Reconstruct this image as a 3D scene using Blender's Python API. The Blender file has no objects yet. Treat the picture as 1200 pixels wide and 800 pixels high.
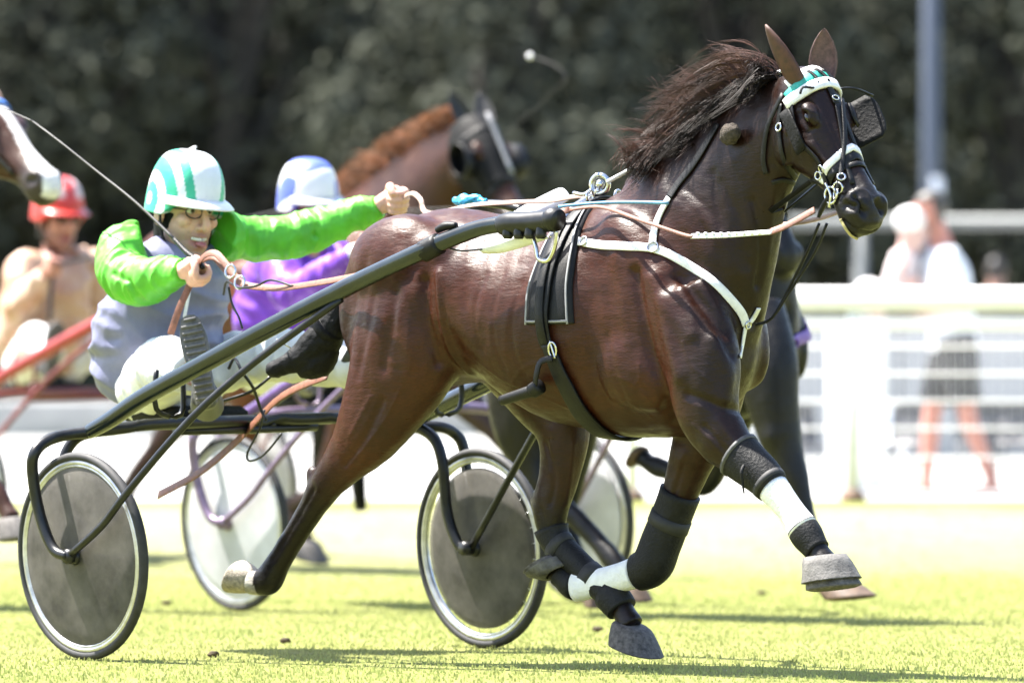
import bpy, bmesh, math, random
import numpy as np
from mathutils import Vector, Matrix
from mathutils.bvhtree import BVHTree

random.seed(7); RNG = np.random.default_rng(7)
scene = bpy.context.scene
COL = scene.collection
R = math.radians

# ------------------------------------------------------------------ camera, sky, sun, exposure
CAM_H = 1.13
F = 10150.0                      # focal length in pixels of a 1200 px wide frame
cam = bpy.data.cameras.new('camera'); cam_o = bpy.data.objects.new('camera', cam); COL.objects.link(cam_o)
cam.sensor_width = 36.0; cam.lens = 36.0 * F / 1200.0
cam_o.location = (0, 0, CAM_H); cam_o.rotation_euler = (R(90), 0, 0)
cam.clip_start = 0.5; cam.clip_end = 2000
cam.dof.use_dof = True; cam.dof.focus_distance = 29.7; cam.dof.aperture_fstop = 2.9
scene.camera = cam_o

SUN = Vector((-0.42, 0.20, 0.885)).normalized()       # towards the sun
elev = math.asin(SUN.z); az = math.atan2(SUN.x, SUN.y)
world = bpy.data.worlds.new('World'); scene.world = world; world.use_nodes = True
wn = world.node_tree.nodes; wl = world.node_tree.links
sky = wn.new('ShaderNodeTexSky'); sky.sky_type = 'NISHITA'; sky.sun_disc = False
sky.sun_elevation = elev; sky.sun_rotation = az
sky.air_density = 1.0; sky.dust_density = 2.2
wl.new(sky.outputs[0], wn['Background'].inputs[0]); wn['Background'].inputs[1].default_value = 0.09
sun = bpy.data.lights.new('sun', 'SUN'); sun.energy = 4.6; sun.angle = R(0.7); sun.color = (1.0, 0.955, 0.88)
sun_o = bpy.data.objects.new('sun', sun); COL.objects.link(sun_o)
sun_o.rotation_euler = SUN.to_track_quat('Z', 'Y').to_euler()
scene.view_settings.view_transform = 'Standard'; scene.view_settings.look = 'None'
scene.view_settings.exposure = 2.4; scene.view_settings.gamma = 1.0
scene.render.engine = 'CYCLES'; scene.cycles.use_denoising = True
scene.cycles.max_bounces = 6

# ------------------------------------------------------------------ materials
MATS = {}
def mat(name, col, rough=0.6, metal=0.0, var=0.15, scale=30.0, bump=0.0, bscale=200.0, spec=0.5, sheen=0.0, coat=0.0, col2=None, attr=None, trans=0.0, sub=0.0, alpha=1.0):
    if name in MATS: return MATS[name]
    m = bpy.data.materials.new(name); m.use_nodes = True; nt = m.node_tree; n = nt.nodes; l = nt.links
    b = n['Principled BSDF']
    b.inputs['Roughness'].default_value = rough; b.inputs['Metallic'].default_value = metal
    b.inputs['Specular IOR Level'].default_value = spec
    if sheen: b.inputs['Sheen Weight'].default_value = sheen
    if coat: b.inputs['Coat Weight'].default_value = coat; b.inputs['Coat Roughness'].default_value = 0.15
    if sub: b.inputs['Subsurface Weight'].default_value = sub; b.inputs['Subsurface Radius'].default_value = (0.012, 0.005, 0.003); b.inputs['Subsurface Scale'].default_value = 1.0
    tc = n.new('ShaderNodeTexCoord')
    no = n.new('ShaderNodeTexNoise'); no.inputs['Scale'].default_value = scale; no.inputs['Detail'].default_value = 6; no.inputs['Roughness'].default_value = 0.6
    l.new(tc.outputs['Object'], no.inputs['Vector'])
    c2 = col2 or tuple(max(0, c * (1 - var * 2)) for c in col)
    c1 = col if col2 else tuple(min(1, c * (1 + var)) for c in col)
    rmp = n.new('ShaderNodeValToRGB'); rmp.color_ramp.elements[0].position = 0.32; rmp.color_ramp.elements[1].position = 0.68
    rmp.color_ramp.elements[0].color = (*c2, 1); rmp.color_ramp.elements[1].color = (*c1, 1)
    l.new(no.outputs['Fac'], rmp.inputs[0]); out = rmp.outputs[0]
    if attr:
        a = n.new('ShaderNodeAttribute'); a.attribute_name = attr
        mx = n.new('ShaderNodeMix'); mx.data_type = 'RGBA'; mx.blend_type = 'MULTIPLY'; mx.inputs[0].default_value = 1.0
        l.new(a.outputs['Color'], mx.inputs[6]); l.new(out, mx.inputs[7]); out = mx.outputs[2]
    l.new(out, b.inputs['Base Color'])
    if bump:
        bn = n.new('ShaderNodeTexNoise'); bn.inputs['Scale'].default_value = bscale; bn.inputs['Detail'].default_value = 4
        l.new(tc.outputs['Object'], bn.inputs['Vector'])
        bp = n.new('ShaderNodeBump'); bp.inputs['Strength'].default_value = bump; bp.inputs['Distance'].default_value = 0.01
        l.new(bn.outputs['Fac'], bp.inputs['Height']); l.new(bp.outputs[0], b.inputs['Normal'])
    rr = n.new('ShaderNodeMapRange'); rr.inputs[3].default_value = max(0.03, rough - 0.1); rr.inputs[4].default_value = min(1, rough + 0.1)
    l.new(no.outputs['Fac'], rr.inputs[0]); l.new(rr.outputs[0], b.inputs['Roughness'])
    if trans: b.inputs['Transmission Weight'].default_value = trans
    if alpha < 1: b.inputs['Alpha'].default_value = alpha
    MATS[name] = m
    return m

# ------------------------------------------------------------------ frames: local x forward, y left, z up
class Frame:
    def __init__(s, ox, oy, phi, scale=1.0, oz=0.0):
        s.ox, s.oy, s.phi, s.k, s.oz = ox, oy, R(phi), scale, oz
        s.c, s.s = math.cos(s.phi), math.sin(s.phi)
    def P(s, px, py, y):
        q = (px - 600.0) / F
        x = (q * (s.oy + y * s.c) - s.ox - y * s.s) / (s.c + q * s.s)
        Y = s.oy - x * s.s + y * s.c
        return np.array([x, y, CAM_H - (py - 400.0) / F * Y - s.oz])
    def w(s, p):
        p = np.asarray(p, float) * s.k
        return np.array([s.ox + p[0] * s.c + p[1] * s.s, s.oy - p[0] * s.s + p[1] * s.c, s.oz + p[2]])
    def l(s, w):
        dx, dy = w[0] - s.ox, w[1] - s.oy
        return np.array([dx * s.c - dy * s.s, dx * s.s + dy * s.c, w[2] - s.oz]) / s.k
    def px(s, p):
        W = s.w(p); return 600 + F * W[0] / W[1], 400 - F * (W[2] - CAM_H) / W[1]
    def moved(s, ox, oy, oz=0.0, phi=None, k=None):
        return Frame(ox, oy, math.degrees(s.phi) if phi is None else phi, s.k if k is None else k, oz)

OFF = {}; FRM = {}
def thing(name, label, cat, fr, base=(0, 0, 0), group=None):
    o = bpy.data.objects.new(name, None); COL.objects.link(o); o.empty_display_size = 0.2
    o.location = fr.w(base); o.rotation_euler = (0, 0, -fr.phi); o.scale = (fr.k,) * 3
    o['label'] = label; o['category'] = cat
    if group: o['group'] = group
    OFF[o.name] = np.array(base, float); FRM[o.name] = fr
    return o
def off_of(p):
    return OFF.get(p.name, np.zeros(3)) if p else np.zeros(3)

def mesh_obj(name, verts, faces, m, parent=None, smooth=True, label=None, cat=None, group=None, kind=None):
    verts = np.asarray(verts, float).reshape(-1, 3)
    me = bpy.data.meshes.new(name)
    o_ = off_of(parent)
    me.from_pydata((verts - o_).tolist(), [], [list(map(int, f)) for f in faces])
    me.update()
    if smooth: me.polygons.foreach_set('use_smooth', [True] * len(me.polygons))
    if m is not None: me.materials.append(m)
    o = bpy.data.objects.new(name, me); COL.objects.link(o)
    if parent: o.parent = parent; OFF[o.name] = o_
    if label: o['label'] = label
    if cat: o['category'] = cat
    if group: o['group'] = group
    if kind: o['kind'] = kind
    return o

# ------------------------------------------------------------------ geometry
def nrm(v):
    v = np.asarray(v, float); n = np.linalg.norm(v); return v / n if n > 1e-12 else v
def catmull(rows, sub=5):
    rows = np.asarray(rows, float); n = len(rows)
    if n < 3:
        return np.array([rows[0] + (rows[-1] - rows[0]) * t for t in np.linspace(0, 1, sub + 1)])
    out = []
    for i in range(n - 1):
        p0 = rows[max(i - 1, 0)]; p1 = rows[i]; p2 = rows[i + 1]; p3 = rows[min(i + 2, n - 1)]
        for k in range(sub):
            t = k / sub; t2 = t * t; t3 = t2 * t
            out.append(0.5 * ((2 * p1) + (-p0 + p2) * t + (2 * p0 - 5 * p1 + 4 * p2 - p3) * t2 + (-p0 + 3 * p1 - 3 * p2 + p3) * t3))
    out.append(rows[-1]); return np.array(out)
class MB:
    def __init__(s): s.v = []; s.f = []
    def add(s, v, f):
        o = len(s.v); s.v.extend([tuple(map(float, p)) for p in v]); s.f.extend([tuple(i + o for i in q) for q in f]); return s
    def obj(s, name, m, parent=None, **k): return mesh_obj(name, s.v, s.f, m, parent, **k)
def loft(rings, cap=True, closed=True):
    n = len(rings[0]); v = [p for r in rings for p in r]; f = []
    for i in range(len(rings) - 1):
        for j in range(n if closed else n - 1):
            a = i * n + j; b = i * n + (j + 1) % n
            f.append((a, b, b + n, a + n))
    if cap and closed:
        v.append(np.mean(rings[0], axis=0)); c0 = len(v) - 1
        v.append(np.mean(rings[-1], axis=0)); c1 = len(v) - 1
        for j in range(n):
            f.append((c0, (j + 1) % n, j)); b = (len(rings) - 1) * n
            f.append((c1, b + j, b + (j + 1) % n))
    return v, f
def ering(c, A, B, n=20, e=2.0):
    c, A, B = map(lambda q: np.asarray(q, float), (c, A, B)); out = []
    for k in range(n):
        t = 2 * math.pi * k / n; x, y = math.cos(t), math.sin(t)
        out.append(c + A * (math.copysign(abs(x) ** (2 / e), x)) + B * (math.copysign(abs(y) ** (2 / e), y)))
    return out
def frames_along(pts, up=(0, 1, 0)):
    pts = np.asarray(pts, float); n = len(pts); res = []
    for i in range(n):
        T = nrm(pts[min(i + 1, n - 1)] - pts[max(i - 1, 0)])
        L = np.asarray(up, float); L = L - T * L.dot(T)
        if np.linalg.norm(L) < 0.05: L = np.array([0, 0, 1.0]) - T * T[2]
        L = nrm(L); A = np.cross(T, L); res.append((T, L, A))
    return res
def tube(pts, r, n=10, sub=4, up=(0, 1, 0.01), rb=None, e=2.0, cap=True):
    """round or elliptical tube; r (and rb, along `up`) number or list"""
    pts = np.asarray(pts, float); k = len(pts)
    ra = np.full(k, r) if np.isscalar(r) else np.asarray(r, float)
    rbv = ra if rb is None else (np.full(k, rb) if np.isscalar(rb) else np.asarray(rb, float))
    rows = np.hstack([pts, ra[:, None], rbv[:, None]])
    if sub > 1 and k > 1: rows = catmull(rows, sub)
    fr = frames_along(rows[:, :3], up)
    return loft([ering(q[:3], A * q[3], L * q[4], n, e) for q, (T, L, A) in zip(rows, fr)], cap)
def ellipsoid(c, r, rot=None, nu=20, nv=14):
    v = []; c = np.asarray(c, float); M = np.eye(3) if rot is None else np.asarray(rot)
    rings = []
    for i in range(1, nv):
        th = math.pi * i / nv
        rings.append([c + M @ np.array([r[0] * math.cos(th), r[1] * math.sin(th) * math.cos(2 * math.pi * j / nu), r[2] * math.sin(th) * math.sin(2 * math.pi * j / nu)]) for j in range(nu)])
    return loft(rings)
def axes(x, y):
    x = nrm(x); y = np.asarray(y, float); y = nrm(y - x * x.dot(y)); return np.array([x, y, np.cross(x, y)]).T
def box(c, s, M=None, bev=0.0):
    c = np.asarray(c, float); M = np.eye(3) if M is None else np.asarray(M); h = np.asarray(s, float) / 2
    if bev <= 0:
        v = [c + M @ (h * np.array([i, j, k])) for i in (-1, 1) for j in (-1, 1) for k in (-1, 1)]
        return v, [(0, 1, 3, 2), (4, 6, 7, 5), (0, 4, 5, 1), (2, 3, 7, 6), (0, 2, 6, 4), (1, 5, 7, 3)]
    rings = []
    for z, q in ((-h[2], bev), (-h[2] + bev, 0), (h[2] - bev, 0), (h[2], bev)):
        a, b = h[0] - q, h[1] - q; g = min(bev, a * .9, b * .9)
        rings.append([c + M @ np.array(p) for p in ((a, b - g, z), (a - g, b, z), (-a + g, b, z), (-a, b - g, z), (-a, -b + g, z), (-a + g, -b, z), (a - g, -b, z), (a, -b + g, z))])
    return loft(rings)
def ribbon(pts, normals, width, th=0.004, widths=None):
    """flat strap along pts; normals point off the surface"""
    pts = np.asarray(pts, float); n = len(pts); rings = []
    for i in range(n):
        T = nrm(pts[min(i + 1, n - 1)] - pts[max(i - 1, 0)]); N = nrm(normals[i]); N = nrm(N - T * N.dot(T)); S = np.cross(T, N)
        w = (widths[i] if widths is not None else width) / 2
        rings.append([pts[i] + S * w * a + N * th * b for a, b in ((-1, 0), (-1, .7), (-.86, 1), (.86, 1), (1, .7), (1, 0))])
    return loft(rings)

def evaluate_remesh(v, f, voxel):
    me = bpy.data.meshes.new('tmp'); me.from_pydata([tuple(p) for p in v], [], [tuple(q) for q in f]); me.update()
    o = bpy.data.objects.new('tmp', me); COL.objects.link(o)
    md = o.modifiers.new('r', 'REMESH'); md.mode = 'VOXEL'; md.voxel_size = voxel; md.adaptivity = 0
    dg = bpy.context.evaluated_depsgraph_get(); ev = o.evaluated_get(dg); m2 = ev.to_mesh()
    n = len(m2.vertices); V = np.empty(n * 3); m2.vertices.foreach_get('co', V); V = V.reshape(-1, 3)
    Fc = [tuple(p.vertices) for p in m2.polygons]
    E = np.empty(len(m2.edges) * 2, int); m2.edges.foreach_get('vertices', E); E = E.reshape(-1, 2)
    ev.to_mesh_clear(); bpy.data.objects.remove(o); bpy.data.meshes.remove(me)
    return V, Fc, E
def smooth(V, E, it=10, lam=0.5, mask=None, mu=-0.52):
    deg = np.bincount(E.ravel(), minlength=len(V))[:, None].astype(float)
    for k in range(it):
        for q in ((lam, mu) if mu else (lam,)):
            S = np.zeros_like(V)
            for a in range(3):
                S[:, a] = np.bincount(E[:, 0], V[E[:, 1], a], len(V)) + np.bincount(E[:, 1], V[E[:, 0], a], len(V))
            d = S / np.maximum(deg, 1) - V
            V = V + d * q * (1 if mask is None else mask[:, None])
    return V
def normals_of(V, Fc):
    Q = np.array([f if len(f) == 4 else (f[0], f[1], f[2], f[2]) for f in Fc])
    n = np.cross(V[Q[:, 2]] - V[Q[:, 0]], V[Q[:, 3]] - V[Q[:, 1]])
    N = np.zeros_like(V)
    for k in range(4):
        for a in range(3): N[:, a] += np.bincount(Q[:, k], n[:, a], len(V))
    N /= np.maximum(np.linalg.norm(N, axis=1), 1e-12)[:, None]
    return N
def dist_poly(V, pts):
    pts = np.asarray(pts, float); best = np.full(len(V), 1e9)
    if len(pts) == 1: return np.linalg.norm(V - pts[0], axis=1)
    for a, b in zip(pts[:-1], pts[1:]):
        ab = b - a; t = np.clip(((V - a) @ ab) / max(ab @ ab, 1e-12), 0, 1)
        best = np.minimum(best, np.linalg.norm(V - a - t[:, None] * ab, axis=1))
    return best
def stroke(V, N, pts, rad, amt):
    d = dist_poly(V, pts); return V + N * (amt * np.exp(-(d / rad) ** 2))[:, None]
def vnoise(V, scale, seed=0, octs=3):
    """cheap smooth pseudo noise from sums of sines"""
    r = np.random.default_rng(seed); out = np.zeros(len(V)); amp = 1.0; tot = 0
    for o in range(octs):
        for k in range(4):
            d = nrm(r.normal(size=3)); out += amp * np.sin(V @ d * scale * (1.9 ** o) + r.uniform(0, 6.28)) / 4
        tot += amp; amp *= 0.55
    return out / tot * 1.6
def set_color(o, cols, name='coat'):
    a = o.data.color_attributes.new(name, 'FLOAT_COLOR', 'POINT')
    c = np.ones((len(o.data.vertices), 4)); c[:, :3] = cols; a.data.foreach_set('color', c.ravel())
def lerp(a, b, t): return np.asarray(a) + (np.asarray(b) - np.asarray(a)) * t
def sstep(a, b, x): t = np.clip((x - a) / (b - a), 0, 1); return t * t * (3 - 2 * t)
class Surf:
    """ray-casting onto a mesh given in a frame's local coordinates"""
    def __init__(s, V, Fc, fr): s.b = BVHTree.FromPolygons([tuple(p) for p in V], Fc); s.fr = fr
    def px(s, px, py):
        fr = s.fr; o = fr.l((0, 0, CAM_H)); d = nrm(fr.l(((px - 600) / F * 10, 10, CAM_H - (py - 400) / F * 10)) - o)
        h = s.b.ray_cast(Vector(o), Vector(d))
        if h[0] is None:
            return None
        return np.array(h[0]), np.array(h[1])
    def near(s, p):
        h = s.b.find_nearest(Vector(p)); return np.array(h[0]), np.array(h[1])
    def path(s, pxs, off=0.004, step=6):
        """surface path under a pixel polyline; points and normals"""
        P_, N_ = [], []
        q = catmull(np.array(pxs, float), 6) if len(pxs) > 2 else np.array([lerp(pxs[0], pxs[1], t) for t in np.linspace(0, 1, 8)])
        for a in q:
            h = s.px(*a[:2])
            if h is None: continue
            n = h[1]
            P_.append(h[0]); N_.append(n)
        P_ = np.array(P_); N_ = np.array(N_)
        for _ in range(2):
            N2 = N_.copy(); P2 = P_.copy()
            N2[1:-1] = (N_[:-2] + N_[1:-1] + N_[2:]); P2[1:-1] = (P_[:-2] + 2 * P_[1:-1] + P_[2:]) / 4
            N_ = N2 / np.linalg.norm(N2, axis=1)[:, None]; P_ = P2
        return P_ + N_ * off, N_
# ------------------------------------------------------------------ the setting
def zground(Y):
    return 0.2 * float(sstep(42.0, 49.5, np.array(Y)))
def ground_material():
    m = bpy.data.materials.new('turf'); m.use_nodes = True; nt = m.node_tree; n = nt.nodes; l = nt.links; b = n['Principled BSDF']
    tc = n.new('ShaderNodeTexCoord'); mp = n.new('ShaderNodeMapping'); l.new(tc.outputs['Object'], mp.inputs[0])
    def noise(sc, det=6, rough=.6, vec=None):
        k = n.new('ShaderNodeTexNoise'); k.inputs['Scale'].default_value = sc; k.inputs['Detail'].default_value = det; k.inputs['Roughness'].default_value = rough
        l.new(vec or tc.outputs['Object'], k.inputs['Vector']); return k.outputs['Fac']
    def ramp(src, stops):
        k = n.new('ShaderNodeValToRGB'); e = k.color_ramp.elements
        while len(e) < len(stops): e.new(0.5)
        for q, (p, c) in zip(e, stops): q.position = p; q.color = (*c, 1)
        l.new(src, k.inputs[0]); return k.outputs[0]
    def mix(a, b_, f, mode='MIX'):
        k = n.new('ShaderNodeMix'); k.data_type = 'RGBA'; k.blend_type = mode
        if isinstance(f, float): k.inputs[0].default_value = f
        else: l.new(f, k.inputs[0])
        l.new(a, k.inputs[6]); l.new(b_, k.inputs[7]); return k.outputs[2]
    green = ramp(noise(2.2, 8, .7), [(.3, (.23, .24, .075)), (.5, (.285, .305, .095)), (.7, (.36, .355, .14))])
    fine = ramp(noise(60, 6, .7), [(.25, (.5, .52, .4)), (.6, (1, 1, 1))])
    green = mix(green, fine, .75, 'MULTIPLY')
    dry = ramp(noise(5, 8, .7), [(.3, (.33, .32, .17)), (.6, (.46, .44, .31))])
    sp = n.new('ShaderNodeSeparateXYZ'); l.new(tc.outputs['Object'], sp.inputs[0])
    w = n.new('ShaderNodeMath'); w.operation = 'MULTIPLY_ADD'; l.new(noise(.7, 5), w.inputs[0]); w.inputs[1].default_value = 4.0; l.new(sp.outputs[1], w.inputs[2])
    band = ramp_v = n.new('ShaderNodeValToRGB'); e = band.color_ramp.elements
    mr = n.new('ShaderNodeMapRange'); mr.inputs[1].default_value = 40; mr.inputs[2].default_value = 56; l.new(w.outputs[0], mr.inputs[0]); l.new(mr.outputs[0], band.inputs[0])
    for _ in range(2): e.new(.5)
    for q, (p, v) in zip(e, [(0.16, 0), (.42, .45), (.62, .6), (.69, 0)]): q.position = p; q.color = (v, v, v, 1)
    base = mix(green, dry, band.outputs[0])
    l.new(base, b.inputs['Base Color']); b.inputs['Roughness'].default_value = .95; b.inputs['Specular IOR Level'].default_value = .1
    bp = n.new('ShaderNodeBump'); bp.inputs['Strength'].default_value = .8; bp.inputs['Distance'].default_value = .03
    l.new(noise(90, 5, .8), bp.inputs['Height']); l.new(bp.outputs[0], b.inputs['Normal'])
    return m
def build_ground():
    m = ground_material(); v = []; f = []
    ys = [-60, 0, 15, 22, 26, 30, 34, 38, 40] + list(np.arange(41, 50.5, .75)) + [55, 70, 90, 120, 200, 500, 1500]
    xs = [-900, -200, -40, -15, -8, -4, 0, 4, 8, 15, 40, 200, 900]
    for y in ys:
        for x in xs: v.append((x, y, zground(y)))
    nx = len(xs)
    for i in range(len(ys) - 1):
        for j in range(nx - 1):
            a = i * nx + j; f.append((a, a + 1, a + nx + 1, a + nx))
    mesh_obj('ground', v, f, m, kind='structure')
    pave = mat('pale_pavement', (.36, .355, .34), .85, var=.06, scale=3, bump=.2, bscale=60)
    z = .2
    v = [(-60, 50.6, z + .004), (60, 50.6, z + .004), (60, 83, z + .004), (-60, 83, z + .004)]
    mesh_obj('pavement', v, [(0, 1, 2, 3)], pave, kind='structure')
    v, f = box((0, 83.3, z + .17), (120, .35, .42), bev=.03)
    mesh_obj('kerb_wall', v, f, mat('grey_concrete', (.34, .34, .33), .9, var=.12, scale=4, bump=.3), smooth=False, label='long low grey concrete wall between pavement and dark trees', cat='wall')
    # grass blades
    nb = 170000; r = RNG
    Y = 24 + 24.5 * r.random(nb) ** 0.9; X = (r.random(nb) * 2 - 1) * (Y * .075 + 1.3)
    th = r.random(nb) * 6.28; clump = .5 + .5 * vnoise(np.stack([X, Y, 0 * X], 1), 9, 3)
    keepd = r.random(nb) < 1 - .9 * sstep(36, 45, Y); X, Y, th, clump = X[keepd], Y[keepd], th[keepd], clump[keepd]; nb = len(X)
    H = (.005 + .012 * r.random(nb)) * (.55 + .75 * clump); H[r.random(nb) < .02] *= 1.7
    W = .0028 + .002 * r.random(nb); ln = (r.random(nb) - .3) * .9
    Z = 0.2 * sstep(42.0, 49.5, Y)
    dx, dy = np.cos(th) * W, np.sin(th) * W; la = r.random(nb) * 6.28; lx, ly = np.cos(la) * H * ln, np.sin(la) * H * ln
    v = np.stack([np.stack([X - dx, Y - dy, Z], 1), np.stack([X + dx, Y + dy, Z], 1), np.stack([X + lx * .45 + dx * .7, Y + ly * .45 + dy * .7, Z + H * .6], 1), np.stack([X + lx * .45 - dx * .7, Y + ly * .45 - dy * .7, Z + H * .6], 1), np.stack([X + lx, Y + ly, Z + H], 1)], 1).reshape(-1, 3)
    me = bpy.data.meshes.new('grass'); b0 = np.arange(nb) * 5
    me.vertices.add(len(v)); me.vertices.foreach_set('co', v.ravel())
    loops = np.concatenate([np.stack([b0, b0 + 1, b0 + 2, b0 + 3], 1), np.stack([b0 + 3, b0 + 2, b0 + 4, b0 + 4], 1)[:, :3].repeat(1, 0)], 1).ravel()
    me.loops.add(len(loops)); me.loops.foreach_set('vertex_index', loops)
    st = np.stack([np.arange(nb) * 7, np.arange(nb) * 7 + 4], 1).ravel(); tt = np.tile([4, 3], nb)
    me.polygons.add(len(st)); me.polygons.foreach_set('loop_start', st); me.polygons.foreach_set('loop_total', tt)
    me.update(); me.validate()
    a = me.color_attributes.new('tint', 'FLOAT_COLOR', 'POINT')
    big = .5 + .5 * vnoise(np.stack([X, Y, 0 * X], 1), 2.2, 11); rnd = r.random(nb)
    c = np.ones((nb, 4)); g = np.array([.29, .35, .10]); yl = np.array([.47, .46, .19]); dk = np.array([.24, .265, .085])
    t = np.clip(big * .55 + .45 * (.5 + .5 * vnoise(np.stack([X, Y, 0 * X], 1), .9, 15)) + rnd * .25 - .15, 0, 1)[:, None]
    c[:, :3] = g * (1 - t) + yl * t; c[rnd < .06, :3] = dk
    a.data.foreach_set('color', np.repeat(c, 5, axis=0).ravel())
    gm = mat('grass_blade', (1, 1, 1), .7, var=.05, scale=40, attr='tint', spec=.25)
    nt = gm.node_tree; bs = nt.nodes['Principled BSDF']; tr = nt.nodes.new('ShaderNodeBsdfTranslucent'); mx = nt.nodes.new('ShaderNodeMixShader'); mx.inputs[0].default_value = .4
    src = bs.inputs['Base Color'].links[0].from_socket; nt.links.new(src, tr.inputs[0]); o_ = nt.nodes['Material Output']
    nt.links.new(bs.outputs[0], mx.inputs[1]); nt.links.new(tr.outputs[0], mx.inputs[2]); nt.links.new(mx.outputs[0], o_.inputs[0])
    me.materials.append(gm); o = bpy.data.objects.new('grass', me); COL.objects.link(o); o['kind'] = 'stuff'; o['label'] = 'short yellow green turf of the trotting track'; o['category'] = 'grass'
build_ground()

# clods of turf
for k, (px, py) in enumerate([(195, 709), (334, 754), (893, 697), (250, 770), (700, 740)]):
    Yd = F * CAM_H / (py - 400); X = (px - 600) / F * Yd
    V, Fc, E = evaluate_remesh(*ellipsoid((0, 0, .008), (.022, .014, .012)), .004)
    N = normals_of(V, Fc); V = V + N * (vnoise(V, 260, k) * .004)[:, None]
    o = mesh_obj('turf_clod', V, Fc, mat('soil', (.07, .05, .025), .95, var=.3, scale=90), label='small dark clod of soil lying on the turf', cat='clod', group='clods on the turf')
    o.location = (X, Yd, 0.004)

# ------------------------------------------------------------------ trees behind
def leaf_mat(name, c1, c2):
    m = mat(name, c1, .95, col2=c2, scale=1.3, spec=.03); return m
LEAF = [leaf_mat('dark_leaf', (.072, .078, .060), (.050, .054, .042)), leaf_mat('mid_leaf', (.10, .105, .08), (.066, .070, .055)), leaf_mat('yellow_leaf', (.21, .21, .11), (.11, .112, .065)), leaf_mat('grey_leaf', (.17, .175, .155), (.11, .112, .10))]
BARK = mat('bark', (.035, .032, .028), .95, var=.3, scale=8, bump=.6, bscale=20)
TREELAB = ['dark dense tree shading the ground behind the wall', 'mid green tree standing behind the grey wall', 'yellow green tree with lighter leaves behind the wall', 'grey green tree with silvery leaves behind the wall']
def tree(x, y, h, rx, kind, seed, n=9000, low=.4):
    r = np.random.default_rng(seed)
    t = bpy.data.objects.new('tree', None); COL.objects.link(t); t.location = (x, y, .2); t['label'] = TREELAB[kind]; t['category'] = 'tree'; t['group'] = 'trees behind the wall, kind %s' % ('dark', 'mid green', 'yellow green', 'grey green')[kind]
    b = MB(); tr = .16 + .02 * h
    b.add(*tube([(0, 0, -.1), (.1 * r.normal(), .1, h * .25), (.2 * r.normal(), 0, h * .5), (.3 * r.normal(), 0, h * .8)], [tr * 1.3, tr, tr * .75, tr * .3], 9))
    cl = []
    for k in range(48):
        a = r.random() * 6.28; zz = low + (h - low) * r.random() ** .8; q = rx * (1 - .75 * abs(zz / h - .4)) * (.35 + .65 * r.random())
        c = np.array([math.cos(a) * q, math.sin(a) * q * .8, zz]); cl.append((c, .45 + .6 * r.random()))
        if k % 3 == 0: b.add(*tube([(0, 0, max(.3, zz * .6)), c * .55 + np.array([0, 0, zz * .3]), c], [tr * .4, tr * .22, .02], 6))
    b.obj('trunk', BARK, t)
    idx = r.integers(0, len(cl), n); C = np.array([c for c, _ in cl])[idx]; S = np.array([s for _, s in cl])[idx]
    d = r.normal(size=(n, 3)); d /= np.linalg.norm(d, axis=1)[:, None]; P_ = C + d * (S * (.45 + .55 * r.random(n)))[:, None]
    u = r.normal(size=(n, 3)); u /= np.linalg.norm(u, axis=1)[:, None]; w = np.cross(u, d); w /= np.maximum(np.linalg.norm(w, axis=1), 1e-6)[:, None]
    ll = (.06 + .06 * r.random(n))[:, None]; ww = ll * .45
    v = np.stack([P_ - u * ll, P_ + w * ww, P_ + u * ll, P_ - w * ww], 1).reshape(-1, 3)
    f = np.arange(n * 4).reshape(-1, 4)
    mesh_obj('crown', v, f, LEAF[kind], t, smooth=False)
rt = np.random.default_rng(5); sd = 0
for row, (Y, nx_, hh) in enumerate([(88, 9, 6.0), (92, 9, 7.5), (97, 8, 9.0)]):
    for i in range(nx_):
        x = (i - (nx_ - 1) / 2) * 2.5 + rt.normal() * .4; sd += 1
        pxx = 600 + F * x / Y
        kind = 0
        if row >= 1: kind = [0, 1, 0, 3, 1, 0, 2, 1, 2][i % 9]
        tree(x, Y + rt.normal() * .8, hh + rt.normal() * .6, 2.0 + .4 * rt.random(), kind, sd, low=.15 if row == 0 else .8)
# the wood behind them, one mass
n = 16000; P_ = np.stack([rt.uniform(-22, 22, n), 104 + rt.uniform(0, 3, n), rt.uniform(.2, 13, n)], 1)
u = rt.normal(size=(n, 3)); u /= np.linalg.norm(u, axis=1)[:, None]; w = np.cross(u, rt.normal(size=(n, 3))); w /= np.linalg.norm(w, axis=1)[:, None]
v = np.stack([P_ - u * .35, P_ + w * .2, P_ + u * .35, P_ - w * .2], 1).reshape(-1, 3)
o = mesh_obj('woodland', v, np.arange(n * 4).reshape(-1, 4), LEAF[0], smooth=False, kind='stuff'); o['label'] = 'dark woodland closing the view behind the trees'; o['category'] = 'woodland'
# ------------------------------------------------------------------ the horse
HF = Frame(.32, 29.85, 43.0)          # hero horse: origin on the ground under the saddle
SF = Frame(-.8157, 31.29, 50.0)       # its sulky: origin on the ground under the axle
P = HF.P

# head frame: u from poll to muzzle, v towards the face, w to the horse's left
def head_axes(pitch=33, yaw=-5):
    a = R(pitch); q = R(yaw)
    n = np.array([math.sin(a) * math.cos(q), math.sin(a) * math.sin(q), -math.cos(a)])
    d = np.array([math.cos(a) * math.cos(q), math.cos(a) * math.sin(q), math.sin(a)])
    w = np.cross(d, n)
    if w[1] < 0: w = -w
    return n, d, w
class Head:
    def __init__(s, anchor, u0, pitch, yaw):
        s.n, s.d, s.w = head_axes(pitch, yaw); s.o = np.asarray(anchor, float) - s.n * u0
    def __call__(s, u, v, w): return s.o + s.n * u + s.d * v + s.w * w
    def inv(s, V):
        q = V - s.o; return q @ s.n, q @ s.d, q @ s.w
HEAD = Head(P(963, 93, 0), 0.06, 32, -6)

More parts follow.
